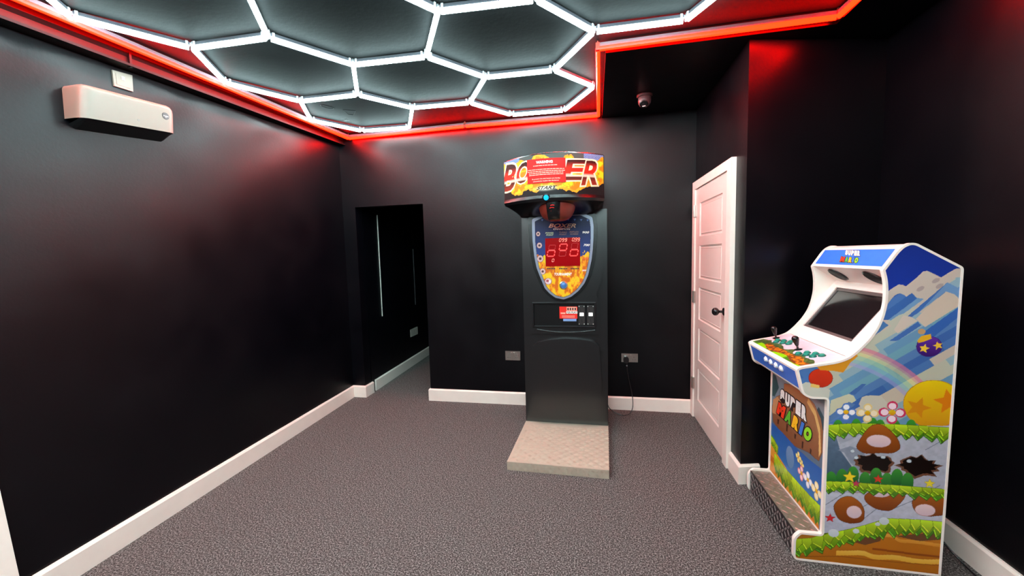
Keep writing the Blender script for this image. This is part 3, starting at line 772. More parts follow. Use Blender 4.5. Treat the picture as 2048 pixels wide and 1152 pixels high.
M_fire = mat_fire(); M_cream = mat('print_cream', (226, 206, 170), rough=.5, spec=.2, emit=tuple(s2l((250, 235, 215))), power=.08)
p = Print(fnH, .02)
def h4(a, b_): return hp(a/7.68+1000, b_/7.68+300)
for ch, x0_, x1_, yt, ybm in (('B', 40, 228, 232, 640), ('O', 245, 440, 190, 520), ('X', 580, 860, 190, 462), ('E', 985, 1270, 152, 470), ('R', 1270, 1515, 165, 545)):
    sk = (ybm-yt)*.16
    BL, BR, TL = h4(x0_-sk*.4, ybm), h4(x1_-sk*.4, ybm-6), h4(x0_+sk, yt)
    p.text(ch, BL, BR, TL, .0004, 1, .03, .05); p.text(ch, BL, BR, TL, .0012, 0, .03)
p.build('head_lettering', [M_fire, M_cream], head, clip=(HC-HW+.004, HC+HW-.004))
p = Print(fnH, .02); sk = 14
p.text('START', h4(560, 618), h4(850, 600), h4(590, 560), .0014, 0, .035); p.build('start_lettering', [M_txtd], head)
# warning poster stuck over the middle letters
p = Print(lambda u, v, h: (u, yh(u)-.0052-h, v), .02)
c4 = [h4(415, 160), h4(1005, 120), h4(1015, 495), h4(425, 530)]
p.poly(c4, 0, 0)
c4 = [np.array(c) for c in c4]
def wq(u, v): return (c4[0]*(1-u)+c4[1]*u)*(1-v)+(c4[3]*(1-u)+c4[2]*u)*v
p.text('WARNING', wq(.25, .20), wq(.68, .20), wq(.25, .09), .0008, 1, .03)
def wl(s_, u0, u1, v, h_=.042, mi=2): p.text(s_, wq(u0, v+h_/2), wq(u1, v+h_/2), wq(u0, v-h_/2), .0008, mi, .02)
def dashes(f, u0, u1, v, h_, seed, mi=2):
    r_ = random.Random(seed); u = u0
    while u < u1-.01:
        w_ = min(r_.uniform(.03, .10), u1-u); p.poly([f(u, v+h_/2), f(u+w_, v+h_/2), f(u+w_, v-h_/2), f(u, v-h_/2)], .0008, mi); u += w_+.012
for k_, (u0_, u1_, v_) in enumerate(((.17, .79, .285), (.02, .97, .44), (.02, .985, .515), (.05, .95, .585), (.05, .94, .655))): dashes(wq, u0_, u1_, v_, .026, k_+1)
wl('By pressing the start button you hereby', .13, .86, .83, .06)
wl('acknowledge reading this disclaimer', .155, .83, .925, .06)
o = p.build('warning_poster', [mat('poster_red', (190, 16, 12), rough=.6, spec=.25), M_txtw, M_txtp], head); o['label'] = 'red warning poster with white text'
# start button
c = h4(710, 730); yb_ = yh(c[0])-.004
b = MB(); b.lathe([(0, 0), (.028, 0), (.027, .006), (.020, .008), (0, .008)], (c[0], yb_+.003, c[1]), (0, -1, -.25), 28); o = b.build('start_button', M_blkg, box_m, 30)
b = MB(); b.lathe([(.0185, .008), (.0175, .012), (0, .014)], (c[0], yb_+.003, c[1]), (0, -1, -.25), 28); o2 = b.build('button_cap', mat('cyan_lit_button', (20, 150, 215), rough=.25, emit=(.0, .32, .68), power=1.0), o, 40); o2['label'] = 'glowing cyan start button'
# folded punching bag under the head
cb = PY(1114.6, 404, 3.08)
b = MB(); M_bag = mat('bag_red_brown', (112, 40, 30), rough=.4, noise=.2, nscale=20, bump=.3)
rings = []
for k in range(13):
    t = k/12; a = t*PI/2; r_ = .138*math.cos(a)**.55+.0008; z = 1.895-.143*math.sin(a)
    rings.append([(cb[0]+.004+r_*math.cos(2*PI*j/32), 3.0+r_*.95*math.sin(2*PI*j/32), z) for j in range(32)])
b.loft(rings); bag = b.build('punching_bag', M_bag, box_m, 50); bag['label'] = 'red-brown leather punching bag'
b = MB(); rings = []
for k in range(9):
    t = k/8; a = t*PI/2*.98; z = 1.885-.136*math.sin(a); r_ = .138*math.cos(a)**.55
    yy = 3.0-r_*.95-.008; wdd = .052*(1-.25*t)
    rings.append([(cb[0]-.012-wdd, yy+.012, z), (cb[0]-.012-wdd*.6, yy-.002, z), (cb[0]-.012+wdd*.6, yy-.002, z), (cb[0]-.012+wdd, yy+.012, z), (cb[0]-.012, yy+.03, z)])
b.loft(rings); b.build('bag_strap', M_blkg, bag, 40)
b = MB()
for k, (dx, dz, r_) in enumerate(((-.004, -.025, .010), (-.008, -.042, .012), (.004, -.060, .016))):
    a = [(cb[0]-.012+dx+r_*1.3*math.cos(t_), 3.0-.138*.95-.012+.35*(-dz-.02), 1.878+dz+r_*.35*math.sin(t_)) for t_ in np.linspace(.2, 3.6, 10)]
    b.tube(a, .0018, 6)
b.build('strap_light', mat('red_glow_line', (200, 20, 20), emit=(1, .02, .02), power=.9), bag)
adopt(box_m)

# ================================================================== ARCADE CABINET
YA0, YA1 = 2.035, 2.626
arc = empty('arcade_cabinet', (1.3, 2.33, 0), 'white-edged upright two player arcade cabinet with blue sky artwork by the right wall', 'arcade machine')
prof = [(.934, .0, .025), (.934, .112, .03), (.962, .143, .01), (1.052, .143, .012), (1.052, .803, .012), (.982, .803, .03), (.949, .822, .02), (.921, .940, .02), (.940, .951, .02), (1.004, .965), (1.086, .982, .03), (1.131, 1.002), (1.165, 1.035), (1.207, 1.088), (1.236, 1.140), (1.252, 1.190), (1.262, 1.250), (1.262, 1.311), (1.256, 1.36), (1.246, 1.397, .004), (1.297, 1.479, .02), (1.318, 1.502, .02), (1.343, 1.514), (1.366, 1.512, .02), (1.541, 1.404, .012), (1.531, .0, .006)]
OUT = round_poly(prof, .02, 4)
for y0, y1 in ((YA0, YA0+.018), (YA1-.018, YA1)):
    b = MB(); b.prism(OUT, lambda x, z: (x, y0, z), lambda x, z: (x, y1, z)); b.bevel(.002, 1, 60)
    sd = b.build('side_panel', M_trimm, arc)
    if y0 == YA0: near = sd
# ---- side artwork
S = lambda px, py: (lambda P: (P[0], P[2]))(PY(px, py, YA0))
def SL(l): return [S(q_[0]+(12 if q_[0] >= 1880 and q_[1] > 845 else 0), q_[1]) for q_ in l]
cv = Canvas(.93, 1.545, 0, 1.52, .002)
U, V = cv.U, cv.V
cv.keep = inpoly(U, V, OUT) & (polydist(U, V, OUT) > .005)
cv.C[:] = (34, 62, 172)
t = np.clip((V-1.2)/.3, 0, 1)[..., None]; cv.C = cv.C*(.8+.2*(1-t))
# pale mountains
ridge = SL([(1740, 606), (1773, 585), (1785, 576), (1797, 569), (1805, 569.5), (1811.5, 573), (1832, 556), (1846, 543), (1854, 541.5), (1866, 547), (1882, 555), (1896, 546), (1911, 537.5), (1928, 536)])
cv.C[V < .5] = (176, 110, 34)
cv.poly(ridge+[(1.56, .5), (.9, .5), (.9, 1.08), (1.2, 1.10)], (206, 192, 178), (190, 178, 165))
# diagonal crystal bands
ang = math.radians(36); wv = -U*math.sin(ang)+V*math.cos(ang); lv = U*math.cos(ang)+V*math.sin(ang)
ridge_in = inpoly(U, V, ridge+[(1.56, .5), (.9, .5), (.9, 1.08), (1.2, 1.10)])
bw = .034; bi = np.floor((wv+.0)/bw).astype(int)
cols = np.array([(92, 132, 186), (206, 192, 176), (110, 156, 190), (66, 106, 172), (196, 196, 176), (118, 168, 186), (80, 122, 182), (150, 180, 192)])
h_ = (bi*5+np.floor((lv+_nt[bi % 64, 3]*.3)/.21).astype(int)*3) % 8
low_ = V < (U*.33+.80+.06*np.sin(U*30))
cb_ = cols[h_]
blue = (fbm(U*3, V*3, 2)[..., None]-.45)*35
cb_ = cb_+blue*np.array((.4, .5, 1.0))
cv.C = np.where((ridge_in & low_)[..., None], cb_, cv.C)
def sky(l, c, c2=None): cv.poly([S(a/5.486+1580, b_/5.486+470) for a, b_ in l], c, c2)
sky([(1030, 850), (1335, 635), (1400, 700), (1080, 930), (1000, 935)], (64, 108, 176))
sky([(1400, 690), (1470, 700), (1250, 860), (1190, 880), (1100, 940), (1085, 925)], (118, 158, 196))
sky([(1230, 940), (1725, 520), (1760, 560), (1690, 640), (1330, 905)], (70, 112, 180))
sky([(1725, 520), (1865, 590), (1860, 690), (1800, 650), (1710, 620), (1340, 905), (1420, 840)], (112, 152, 196))
sky([(1710, 620), (1800, 650), (1855, 700), (1850, 780), (1480, 1010), (1380, 920), (1500, 800)], (214, 196, 176))
sky([(1240, 880), (1330, 900), (1400, 940), (1180, 1080), (1140, 1040)], (216, 200, 184))
sky([(1850, 790), (1845, 900), (1560, 1130), (1480, 1150), (1470, 1060)], (58, 104, 180))
sky([(1000, 930), (1080, 990), (880, 1140), (830, 1150)], (78, 124, 180))
sky([(1400, 950), (1440, 990), (1180, 1160), (1090, 1160)], (70, 112, 178))
for a, b_, r_ in ((1430, 590, 50), (1600, 500, 45), (1640, 560, 40)): cv.ell(S(a/5.486+1580, b_/5.486+470), .016, .009, (176, 160, 155), rot=.6)
# rainbow
cR = S(1640, 905); rr = np.hypot(U-cR[0], V-cR[1]); R0 = np.hypot(*(np.array(S(1790, 740))-cR))
rb = [((232, 120, 150), .016), ((236, 170, 150), .010), ((236, 225, 150), .016), ((170, 215, 175), .020), ((140, 195, 205), .018), ((165, 165, 215), .016)]
k = R0+.035; right = (U > S(1700, 700)[0]-.02) & (V > S(1700, 850)[1])
for c, w_ in rb:
    mk = (rr < k) & (rr > k-w_) & right; cv.C = np.where(mk[..., None], cv.C*.35+np.array(c)*.65, cv.C); k -= w_
mk = (rr < k) & (V > S(1700, 850)[1]) & low_; 
def W6(l): return [S(a/6.4+1630, b_/6.4+780) for a, b_ in l]
cv.poly(W6([(180, 330), (200, 130), (430, 50), (490, 70), (525, 130), (440, 190), (300, 300)]), (208, 204, 172))
cv.poly(W6([(560, 180), (600, 90), (660, 70), (840, 70), (925, 165), (900, 230), (780, 300), (640, 300)]), (206, 200, 182))
cv.poly([S(*q_) for q_ in ((1600, 770), (1612, 764), (1640, 768), (1660, 780), (1657, 800), (1620, 800), (1604, 790))], (205, 205, 190))
cv.poly(W6([(430, 45), (600, -80), (660, -80), (510, 60)]), (72, 110, 170))
cv.poly(W6([(430, 150), (520, 185), (200, 400), (170, 400), (170, 340)]), (92, 128, 178))
# plain striped ball in the place under the control box, plain balls on the right
c = S(1641, 756); cv.ell(c, .050, .045, (222, 60, 30), (200, 50, 30), edge=(120, 30, 20))
cv.poly(W6([(-60, -40), (50, -20), (60, -60), (-50, -85)]), (245, 200, 110))
cv.poly([S(*q_) for q_ in ((1632, 732), (1660, 729), (1690, 720), (1712, 708), (1716, 712), (1700, 726), (1686, 745), (1668, 742), (1640, 740))], (226, 150, 40))
cB = S(1866, 808); cv.ell(cB, .113, .109, (248, 212, 20), (218, 150, 24), edge=(206, 140, 30), ew=.003)
cv.star(S(1836, 815), .050, (222, 140, 24), rot=.3); cv.star(S(1897, 803), .058, (234, 130, 20), rot=-.2)
cP = S(1858, 693); cv.ell(cP, .048, .046, (104, 52, 165), (58, 24, 100), edge=(60, 26, 110)); cv.star(S(1848, 697), .021, (248, 200, 60), rot=.2); cv.star(S(1876, 691), .019, (248, 200, 60), rot=-.3)
cv.poly(SL([(1834, 682), (1842, 672), (1861, 668), (1863, 677), (1848, 683), (1837, 686)]), (240, 180, 40)); cv.ell(S(1843, 663), .014, .012, (205, 160, 110))
# flowers
def flower(cv, c, r, pet, tip, cen=(240, 200, 30)):
    for k in range(4):
        a = k*PI/2; q_ = (c[0]+r*.62*math.cos(a), c[1]+r*.62*math.sin(a)); cv.ell(q_, r*.40, r*.40, tip, n=18); cv.ell((c[0]+r*.56*math.cos(a), c[1]+r*.56*math.sin(a)), r*.29, r*.29, pet, n=16)
    cv.ell(c, r*.27, r*.25, cen, (222, 150, 20), n=16)
def bush(pts, r, col):
    for q_ in pts: c = S(*q_); cv.ell((c[0], c[1]-r*.5), r*.8, r*1.5, col, (20, 84, 40))
# stone face below the top ledge
cv.poly(SL([(1640, 848), (1900, 852), (1884, 985), (1640, 985)]), (186, 188, 200), (170, 172, 186))
cv.poly(SL([(1646, 870), (1672, 872), (1680, 900), (1705, 935), (1720, 970), (1640, 970)]), (96, 116, 140), (60, 84, 104))
cv.poly(SL([(1676, 900), (1700, 892), (1722, 900), (1745, 930), (1735, 960), (1700, 925), (1688, 905)]), (140, 148, 164))
cv.poly(SL([(1640, 984), (1884, 990), (1880, 1060), (1640, 1066)]), (196, 198, 212), (180, 182, 200))
cv.poly(SL([(1690, 850), (1672, 870), (1680, 888), (1700, 880), (1720, 870)]), (165, 168, 182))
for l in (((1700, 1030), (1760, 992)), ((1716, 1046), (1775, 1000)), ((1830, 1000), (1880, 970)), ((1650, 1010), (1690, 985)), ((1850, 900), (1886, 880)), ((1780, 1020), (1840, 995))):
    a, d = np.array(S(*l[0])), np.array(S(*l[1])); n_ = np.array([-(d-a)[1], (d-a)[0]]); n_ = n_/np.linalg.norm(n_)*.0016; cv.poly([a-n_, d-n_, d+n_, a+n_], (130, 134, 150))
cv.grain(.07, 70, (V < S(1700, 848)[1]))
bush([(1676, 850), (1712, 848), (1760, 850), (1790, 850), (1822, 850), (1745, 846)], .026, (70, 160, 50))
flower(cv, S(1692, 824), .042, (250, 248, 252), (90, 130, 200)); flower(cv, S(1735, 826), .044, (250, 232, 200), (238, 205, 130)); flower(cv, S(1784, 825), .052, (252, 225, 235), (214, 50, 95))
# ledges of leaves
def leaves(cv, top, depth, step, rows, seed, Sf=S, dark=(60, 130, 40)):
    r_ = random.Random(seed); T = [np.array(Sf(*q_)) for q_ in top]
    L = [0]
    for a, d in zip(T, T[1:]): L.append(L[-1]+np.linalg.norm(d-a))
    def at(s_):
        s_ = min(max(s_, 0), L[-1]-1e-6)
        for k in range(len(T)-1):
            if s_ <= L[k+1]: f = (s_-L[k])/(L[k+1]-L[k]); return T[k]+(T[k+1]-T[k])*f
        return T[-1]
    pal = [(96, 168, 36), (150, 204, 28), (186, 222, 40)]
    for row in range(rows):
        s_ = -step*(.5 if row % 2 else 0)
        while s_ < L[-1]:
            w_ = step*r_.uniform(.85, 1.2); a, d = at(s_-.004), at(s_+w_+.004); m_ = (a+d)/2
            off = depth*(1-(row+1)/rows)*.50; ln = depth*r_.uniform(.50, .70)
            drop = np.array([0, -off]); tip = m_+drop+np.array([r_.uniform(-.15, .35)*w_, -ln])
            c = np.array(pal[min(2, row+3-rows)]) if rows < 3 else np.array(pal[row]); c = c*r_.uniform(.84, 1.06)
            kite = [a, d, d+drop+np.array([.0, -ln*.38]), tip, a+drop+np.array([.004, -ln*.45])]
            cv.poly(kite, tuple(np.minimum(c*1.08, 255)), tuple(c*.70), edge=tuple(c*.55), ew=.0018)
            m2 = a+drop+np.array([.004, -ln*.45]); cv.poly([m2+np.array([.003, .004]), m2+np.array([.006, .004]), tip+np.array([.001, .009]), tip+np.array([-.002, .007])], tuple(np.minimum(c*1.25+20, 255)))
            s_ += w_
leaves(cv, [(1655, 850), (1700, 846), (1760, 847), (1830, 850), (1900, 855)], .080, .044, 3, 1)
# rough dark hollows
def hollow(c, rx, ry, sd):
    r_ = random.Random(sd); pts = []
    for k in range(26):
        a = 2*PI*k/26; q_ = r_.uniform(.72, 1.12); pts.append((c[0]+rx*q_*math.cos(a), c[1]+ry*q_*math.sin(a)))
    cv.poly([(c[0]+(x-c[0])*1.18, c[1]+(z-c[1])*1.18-.004) for x, z in pts], (112, 74, 56)); cv.poly(pts, (22, 12, 10))
hollow(S(1750, 926), .072, .044, 3); hollow(S(1836, 932), .074, .046, 8)
for q_ in ((1705, 902), (1766, 914), (1818, 922), (1712, 915), (1783, 950)): cv.ell(S(*q_), .010, .008, (205, 214, 220), edge=(120, 130, 145), ew=.0015)
# plain brown boulders with pale flat faces (stand-ins for the printed figures)
def boulder(l, seed, pale):
    pts = SL(l); r_ = random.Random(seed); cv.poly(round_poly(pts, .03, 4), (178, 96, 30), (122, 58, 18), edge=(96, 46, 20), ew=.002)
    cv.ell(S(*pale[0]), pale[1], pale[2], (238, 208, 208), (214, 184, 196), rot=pale[3], edge=(170, 110, 90), ew=.002)
boulder([(1718, 880), (1730, 862), (1745, 848), (1765, 848), (1783, 862), (1798, 880), (1802, 898), (1786, 907), (1756, 906), (1728, 908), (1710, 896)], 1, ((1757, 882), .049, .031, 0))
boulder([(1664, 1012), (1680, 995), (1700, 990), (1722, 1004), (1730, 1022), (1728, 1044), (1700, 1048), (1676, 1040)], 2, ((1708, 1024), .032, .032, .3))
boulder([(1726, 992), (1752, 974), (1790, 974), (1814, 990), (1800, 1008), (1780, 1024), (1750, 1018), (1732, 1006)], 3, ((1762, 986), .040, .022, .15))
boulder([(1822, 1002), (1836, 986), (1856, 984), (1884, 990), (1884, 1030), (1850, 1034), (1826, 1020)], 4, ((1850, 1020), .040, .029, 0))
bush([(1662, 955), (1684, 950), (1706, 945), (1730, 956), (1752, 948), (1774, 958), (1794, 950), (1815, 958)], .030, (66, 150, 52))
leaves(cv, [(1648, 962), (1700, 963), (1760, 968), (1820, 972), (1890, 978)], .064, .040, 3, 2)
for q_, c, r_ in (((1699, 954), (250, 215, 40), .030), ((1756, 958), (214, 60, 40), .022), ((1712, 967), (206, 60, 90), .018), ((1859, 967), (240, 215, 60), .024), ((1660, 1036), (208, 40, 46), .024)): cv.star(S(*q_), r_, c, edge=tuple(np.array(c)*.75))
# earth with wavy strata
cv.poly(SL([(1580, 1086), (1640, 1082), (1700, 1074), (1770, 1050), (1884, 1060), (1884, 1160), (1580, 1140)]), (196, 118, 30), (168, 96, 20))
def strata(l, h1, c1, c2):
    T = SL(l); T = bez(T, 6); cv.poly([tuple(q_) for q_ in T]+[(q_[0], q_[1]-h1) for q_ in reversed(T)], c1, c2)
strata([(1765, 1068), (1783, 1068), (1800, 1078), (1830, 1080), (1884, 1090)], .016, (232, 170, 70), (206, 130, 40))
strata([(1745, 1095), (1790, 1101), (1830, 1106), (1884, 1113)], .010, (150, 74, 22), (140, 70, 20))
strata([(1672, 1101), (1700, 1101), (1725, 1101), (1750, 1109), (1790, 1110), (1840, 1118), (1884, 1118)], .024, (238, 190, 84), (224, 162, 50))
strata([(1586, 1110), (1620, 1112), (1680, 1112), (1740, 1118), (1800, 1124), (1884, 1131)], .004, (150, 84, 24), (140, 78, 20))
strata([(1586, 1120), (1640, 1121), (1700, 1129), (1760, 1137), (1884, 1148)], .004, (140, 72, 20), (130, 68, 20))
strata([(1586, 1127), (1660, 1131), (1720, 1141), (1800, 1148)], .012, (176, 100, 24), (140, 76, 18))
for l in ([(1700, 1082), (1730, 1072), (1765, 1070), (1760, 1082), (1730, 1090)], [(1584, 1088), (1640, 1082), (1660, 1090), (1620, 1096)], [(1790, 1072), (1884, 1062), (1884, 1078), (1840, 1082)]): cv.poly(SL(l), (110, 70, 44))
leaves(cv, [(1582, 1078), (1640, 1074), (1650, 1066), (1690, 1060), (1735, 1048), (1774, 1036), (1830, 1038), (1890, 1043)], .098, .046, 3, 5)
for q_, r_ in (((1667, 1066), .022), ((1712, 1062), .013), ((1768, 1042), .020), ((1755, 1048), .010)): cv.ell(S(*q_), r_, r_*.9, (214, 218, 226), (196, 205, 210))
cv.mesh('side_artwork', lambda u, v: (u, np.full_like(u, YA0-.0008), v), M_art, near)

def inset(P, d):
    P = [np.array(p_) for p_ in P]; out = []; N = len(P)
    area = sum(P[i][0]*P[(i+1) % N][1]-P[(i+1) % N][0]*P[i][1] for i in range(N)); sg = 1 if area > 0 else -1
    for i in range(N):
        a, c, e = P[i-1], P[i], P[(i+1) % N]; n1 = np.array([-(c-a)[1], (c-a)[0]]); n2 = np.array([-(e-c)[1], (e-c)[0]])
        n1 = n1/(np.linalg.norm(n1)+1e-9); n2 = n2/(np.linalg.norm(n2)+1e-9); n_ = n1+n2; n_ = n_/(np.linalg.norm(n_)+1e-9); k_ = 1/max(n_@n1, .6)
        out.append(tuple(c+n_*d*sg*k_))
    return out
def rim(name, P, d, y0, y1, m, parent):
    I = inset(P, d); b = MB()
    R = [[(x, y0, z) for x, z in P], [(x, y1, z) for x, z in P], [(x, y1, z) for x, z in I], [(x, y0, z) for x, z in I]]
    b.loft(R+[R[0]], caps=False); return b.build(name, m, parent)
rim('edge_moulding', OUT, .0095, YA0+.001, YA0-.0022, M_trimm, near)

# ---- front lower panel
XF = 1.056
b = MB(); b.box(XF, XF+.018, YA0+.018, YA1-.018, .13, .81); fp = b.build('front_panel', M_lam, arc)
Fq = lambda px, py: (lambda P: (P[1], P[2]))(PX(px, py, XF))
def F5(a, b_): return Fq(a/3.388+1520, b_/3.388+740)
y0, y1 = YA0+.019, YA1-.019
cv = Canvas(y0, y1, .145, .802, .0022); U, V = cv.U, cv.V
cv.C[:] = (120, 138, 150)
t = np.clip((V-.5)/.3, 0, 1)[..., None]; cv.C = np.array((150, 160, 165))*t+np.array((90, 110, 130))*(1-t)
def FL(l): return [F5(*q_) for q_ in l]
cv.poly(FL([(70, 10), (110, 40), (130, 120), (100, 180), (75, 170)]), (60, 84, 86)); cv.poly(FL([(380, 280), (400, 250), (440, 330), (440, 420), (400, 380)]), (60, 80, 90))
cv.poly(FL([(165, 90), (230, 100), (300, 150), (370, 230), (415, 330), (430, 420), (425, 560), (400, 620), (330, 560), (200, 500), (90, 350), (80, 250), (110, 180), (160, 160)]), (178, 122, 82), (120, 76, 50), edge=(90, 60, 44))
cv.poly(FL([(330, 190), (380, 280), (410, 400), (415, 560), (400, 590), (400, 430), (370, 310), (320, 220)]), (222, 178, 110))
cv.poly(FL([(90, 200), (120, 180), (150, 230), (110, 300), (85, 290)]), (196, 140, 96))
for a, b_, h_ in ((120, 330, 40), (180, 360, 60), (285, 480, 55), (340, 530, 45), (235, 430, 40)): cv.poly(FL([(a, b_), (a+12, b_+8), (a+8, b_+h_), (a-2, b_+h_-8)]), (70, 42, 32))
cv.poly(FL([(66, 340), (150, 420), (240, 520), (340, 610), (430, 680), (430, 960), (60, 560)]), (44, 92, 166), (60, 120, 180))
cv.poly(FL([(66, 420), (100, 470), (120, 520), (110, 560), (66, 530)]), (80, 170, 40))
cv.ell(F5(205, 590), .045, .06, (118, 150, 190), (90, 130, 170))
cv.poly(FL([(60, 470), (100, 540), (200, 700), (300, 830), (400, 960), (400, 1120), (60, 700)]), (226, 160, 60), (214, 130, 40))
cv.poly(FL([(60, 560), (100, 600), (200, 760), (300, 900), (400, 1060), (400, 1075), (290, 920), (190, 780), (60, 590)]), (196, 110, 34))
for q_, c1, c2_, r_ in (((262, 590), (250, 240, 150), (230, 210, 110), .028), ((285, 640), (250, 240, 150), (230, 210, 110), .022), ((283, 700), (250, 215, 215), (228, 130, 130), .040), ((326, 745), (250, 250, 250), (220, 225, 235), .042), ((384, 820), (252, 242, 200), (240, 220, 150), .046)): flower(cv, F5(*q_), r_, c1, c2_)
leaves(cv, [(100, 560), (160, 650), (240, 740), (320, 830), (410, 920)], .13, .045, 3, 9, F5)
leaves(cv, [(62, 430), (90, 460), (125, 520)], .07, .022, 2, 4, F5)
cv.mesh('front_artwork', lambda u, v: (np.full_like(u, XF-.0012), u, v), M_art, fp)
M_ttl = [M_txtd, M_txtw, mat('print_red', (226, 60, 30), rough=.35), mat('print_green', (90, 185, 50), rough=.35), mat('print_yellow', (246, 190, 30), rough=.35), mat('print_blue', (60, 120, 205), rough=.35), mat('print_lime', (140, 215, 40), rough=.35)]
def title(p, f, sup, mar, hh=.001, off=.05):
    def word(txt, T, cols):
        BL, BR, TL = [np.array(f(*q_)) for q_ in T]; n_ = len(txt)
        ws = [{'I': .5, 'M': 1.25}.get(ch, 1.0) for ch in txt]; tot = sum(ws); s_ = 0
        for ch, w_, c in zip(txt, ws, cols):
            a, d = s_/tot+.015, (s_+w_)/tot-.015; s_ += w_
            B0_, B1_ = BL+(BR-BL)*a, BL+(BR-BL)*d; T0_ = B0_+(TL-BL)
            p.text(ch, B0_, B1_, T0_, hh, 0, off, .075); p.text(ch, B0_, B1_, T0_, hh*2, c, off)
    word('SUPER', sup, [1]*5); word('MARIO', mar, [2, 3, 4, 5, 6])
p = Print(lambda u, v, h: (XF-.0014-h, u, v))
title(p, F5, ((138, 205), (322, 355), (142, 122)), ((112, 285), (345, 500), (128, 212)), off=.10)
p.build('title_lettering', M_ttl, fp)

# ---- control deck, front box
def edge_piece(name, a, d, m, parent, th=.012, y0=YA0+.018, y1=YA1-.018, up=1):
    """board between the side panels, its face running from a to d in (x,z)"""
    a, d = np.array(a, float), np.array(d, float); n_ = np.array([-(d-a)[1], (d-a)[0]]); n_ = n_/np.linalg.norm(n_)*th*up
    b = MB(); pts = [a, d, d-n_, a-n_]; b.prism(pts, lambda x, z: (x, y0, z), lambda x, z: (x, y1, z)); return b.build(name, m, parent)
dk0, dk1 = (.936, .946), (1.136, .999)
deck = edge_piece('control_panel', dk0, dk1, M_lam, arc)
dd = np.array(dk1)-np.array(dk0); DL = np.linalg.norm(dd); dd = dd/DL; dn = np.array([-dd[1], dd[0]])
def fnD(u, v, h): return (dk0[0]+dd[0]*v+dn[0]*h, u, dk0[1]+dd[1]*v+dn[1]*h)
nD = np.array([dn[0], 0, dn[1]])
def Dq(px, py):
    P = onplane(px, py, nD, nD@np.array([dk0[0], 0, dk0[1]])); return (P[1], (P[0]-dk0[0])*dd[0]+(P[2]-dk0[1])*dd[1])
def D7(a, b_): return Dq(a/7.2+1480, b_/7.2+640)
cv = Canvas(YA0+.019, YA1-.019, .004, DL-.004, .0018); U, V = cv.U, cv.V
cv.C[:] = (226, 214, 226); n = fbm(U*14, V*14, 4); cv.C = cv.C*(.9+.2*n[..., None])
e0 = .086+.03*(fbm(U*20, V*3, 3)-.5)*2; mk = V < e0; cv.C = np.where(mk[..., None], np.array((62, 84, 44)), cv.C)
q = fbm(U*70, V*60, 3); cv.C = np.where((mk & (q > .52))[..., None], np.array((96, 120, 60)), cv.C)
e1 = .062+.03*(fbm(U*12+4, V*3, 3)-.5)*2; mk = (V < e1) & (U < 2.50); cv.C = np.where(mk[..., None], np.where((fbm(U*80, V*90, 2) > .42)[..., None], np.array((240, 130, 24)), np.array((120, 66, 30))), cv.C)
mk = V < .020+.012*np.sin(U*23); cv.C = np.where(mk[..., None], np.where((np.sin(U*31) > -.3)[..., None], np.array((140, 215, 20)), np.array((70, 130, 30))), cv.C)
mk = (V > .098) & (V < .128) & (U > 2.44) & (U < 2.57) & (fbm(U*60, V*60, 3) > .38); cv.C = np.where(mk[..., None], np.array((222, 84, 60)), cv.C)
cv.mesh('panel_artwork', lambda u, v: (dk0[0]+dd[0]*v+dn[0]*.0008, u, dk0[1]+dd[1]*v+dn[1]*.0008), M_art, deck)
M_teal = mat('teal_button', (28, 140, 120), rough=.3); M_teald = mat('teal_button_rim', (16, 96, 84), rough=.35)
D3 = Vector((dn[0], 0, dn[1]))
btn_px = [(545, 300), (520, 325), (635, 308), (618, 338), (735, 322), (705, 350), (845, 492), (970, 480), (952, 510), (1090, 495), (1050, 532), (1182, 520)]
for q_ in btn_px:
    u, v = D7(*q_); o3 = fnD(u, v, 0)
    b = MB(); b.lathe([(0, 0), (.0165, 0), (.0165, .003), (.0145, .006), (.0125, .006), (.0120, .004), (0, .004)], o3, D3, 24); bt = b.build('play_button', M_teald, arc, 40)
    b = MB(); b.lathe([(.0118, .004), (.0116, .0095), (.010, .011), (0, .0105)], o3, D3, 24); b.build('plunger', M_teal, bt, 40)
for (bx_, by_) in ((522, 262), (838, 428)):
    u, v = D7(bx_, by_); o3 = fnD(u, v, 0)
    b = MB(); b.lathe([(0, 0), (.019, 0), (.019, .002), (.006, .004), (.005, .004), (.005, .020), (0, .020)], o3, D3, 20); js = b.build('joystick', M_blk, arc, 40)
    b = MB(); b.lathe([(.0045, .0), (.0045, .034), (0, .034)], o3, D3, 12); b.build('shaft', M_chrome, js, 40)
    b = MB(); b.lathe([(0, .020), (.006, .021), (.0085, .026), (.0135, .045), (.0165, .056), (.0162, .064), (.0125, .071), (.006, .0745), (0, .0755)], o3, D3, 24); b.build('bat_top', M_blkg, js, 60)
ff0, ff1 = (.926, .934), (.951, .834)
fbx = edge_piece('control_box_front', ff1, ff0, M_trimm, arc, .012, up=1)
edge_piece('front_top_bead', (.926, .934), (.938, .947), M_trimm, arc, .010)
edge_piece('control_box_underside', (.951, .834), (.985, .806), M_trimm, arc, .012, up=-1)
edge_piece('control_box_base', (.983, .8075), (1.058, .8075), M_trimm, arc, .012, up=-1)
fd = np.array(ff0)-np.array(ff1); FLn = np.linalg.norm(fd); fd = fd/FLn; fn_ = np.array([-fd[1], fd[0]])
if fn_[0] > 0: fn_ = -fn_
cv = Canvas(YA0+.026, YA1-.026, .008, FLn-.010, .003); cv.C[:] = (52, 104, 200); cv.grain(.05, 30)
cv.mesh('box_artwork', lambda u, v: (ff1[0]+fd[0]*v+fn_[0]*.0012, u, ff1[1]+fd[1]*v+fn_[1]*.0012), M_art, fbx)
M_wb = mat('white_clear_button', (225, 225, 235), rough=.2)
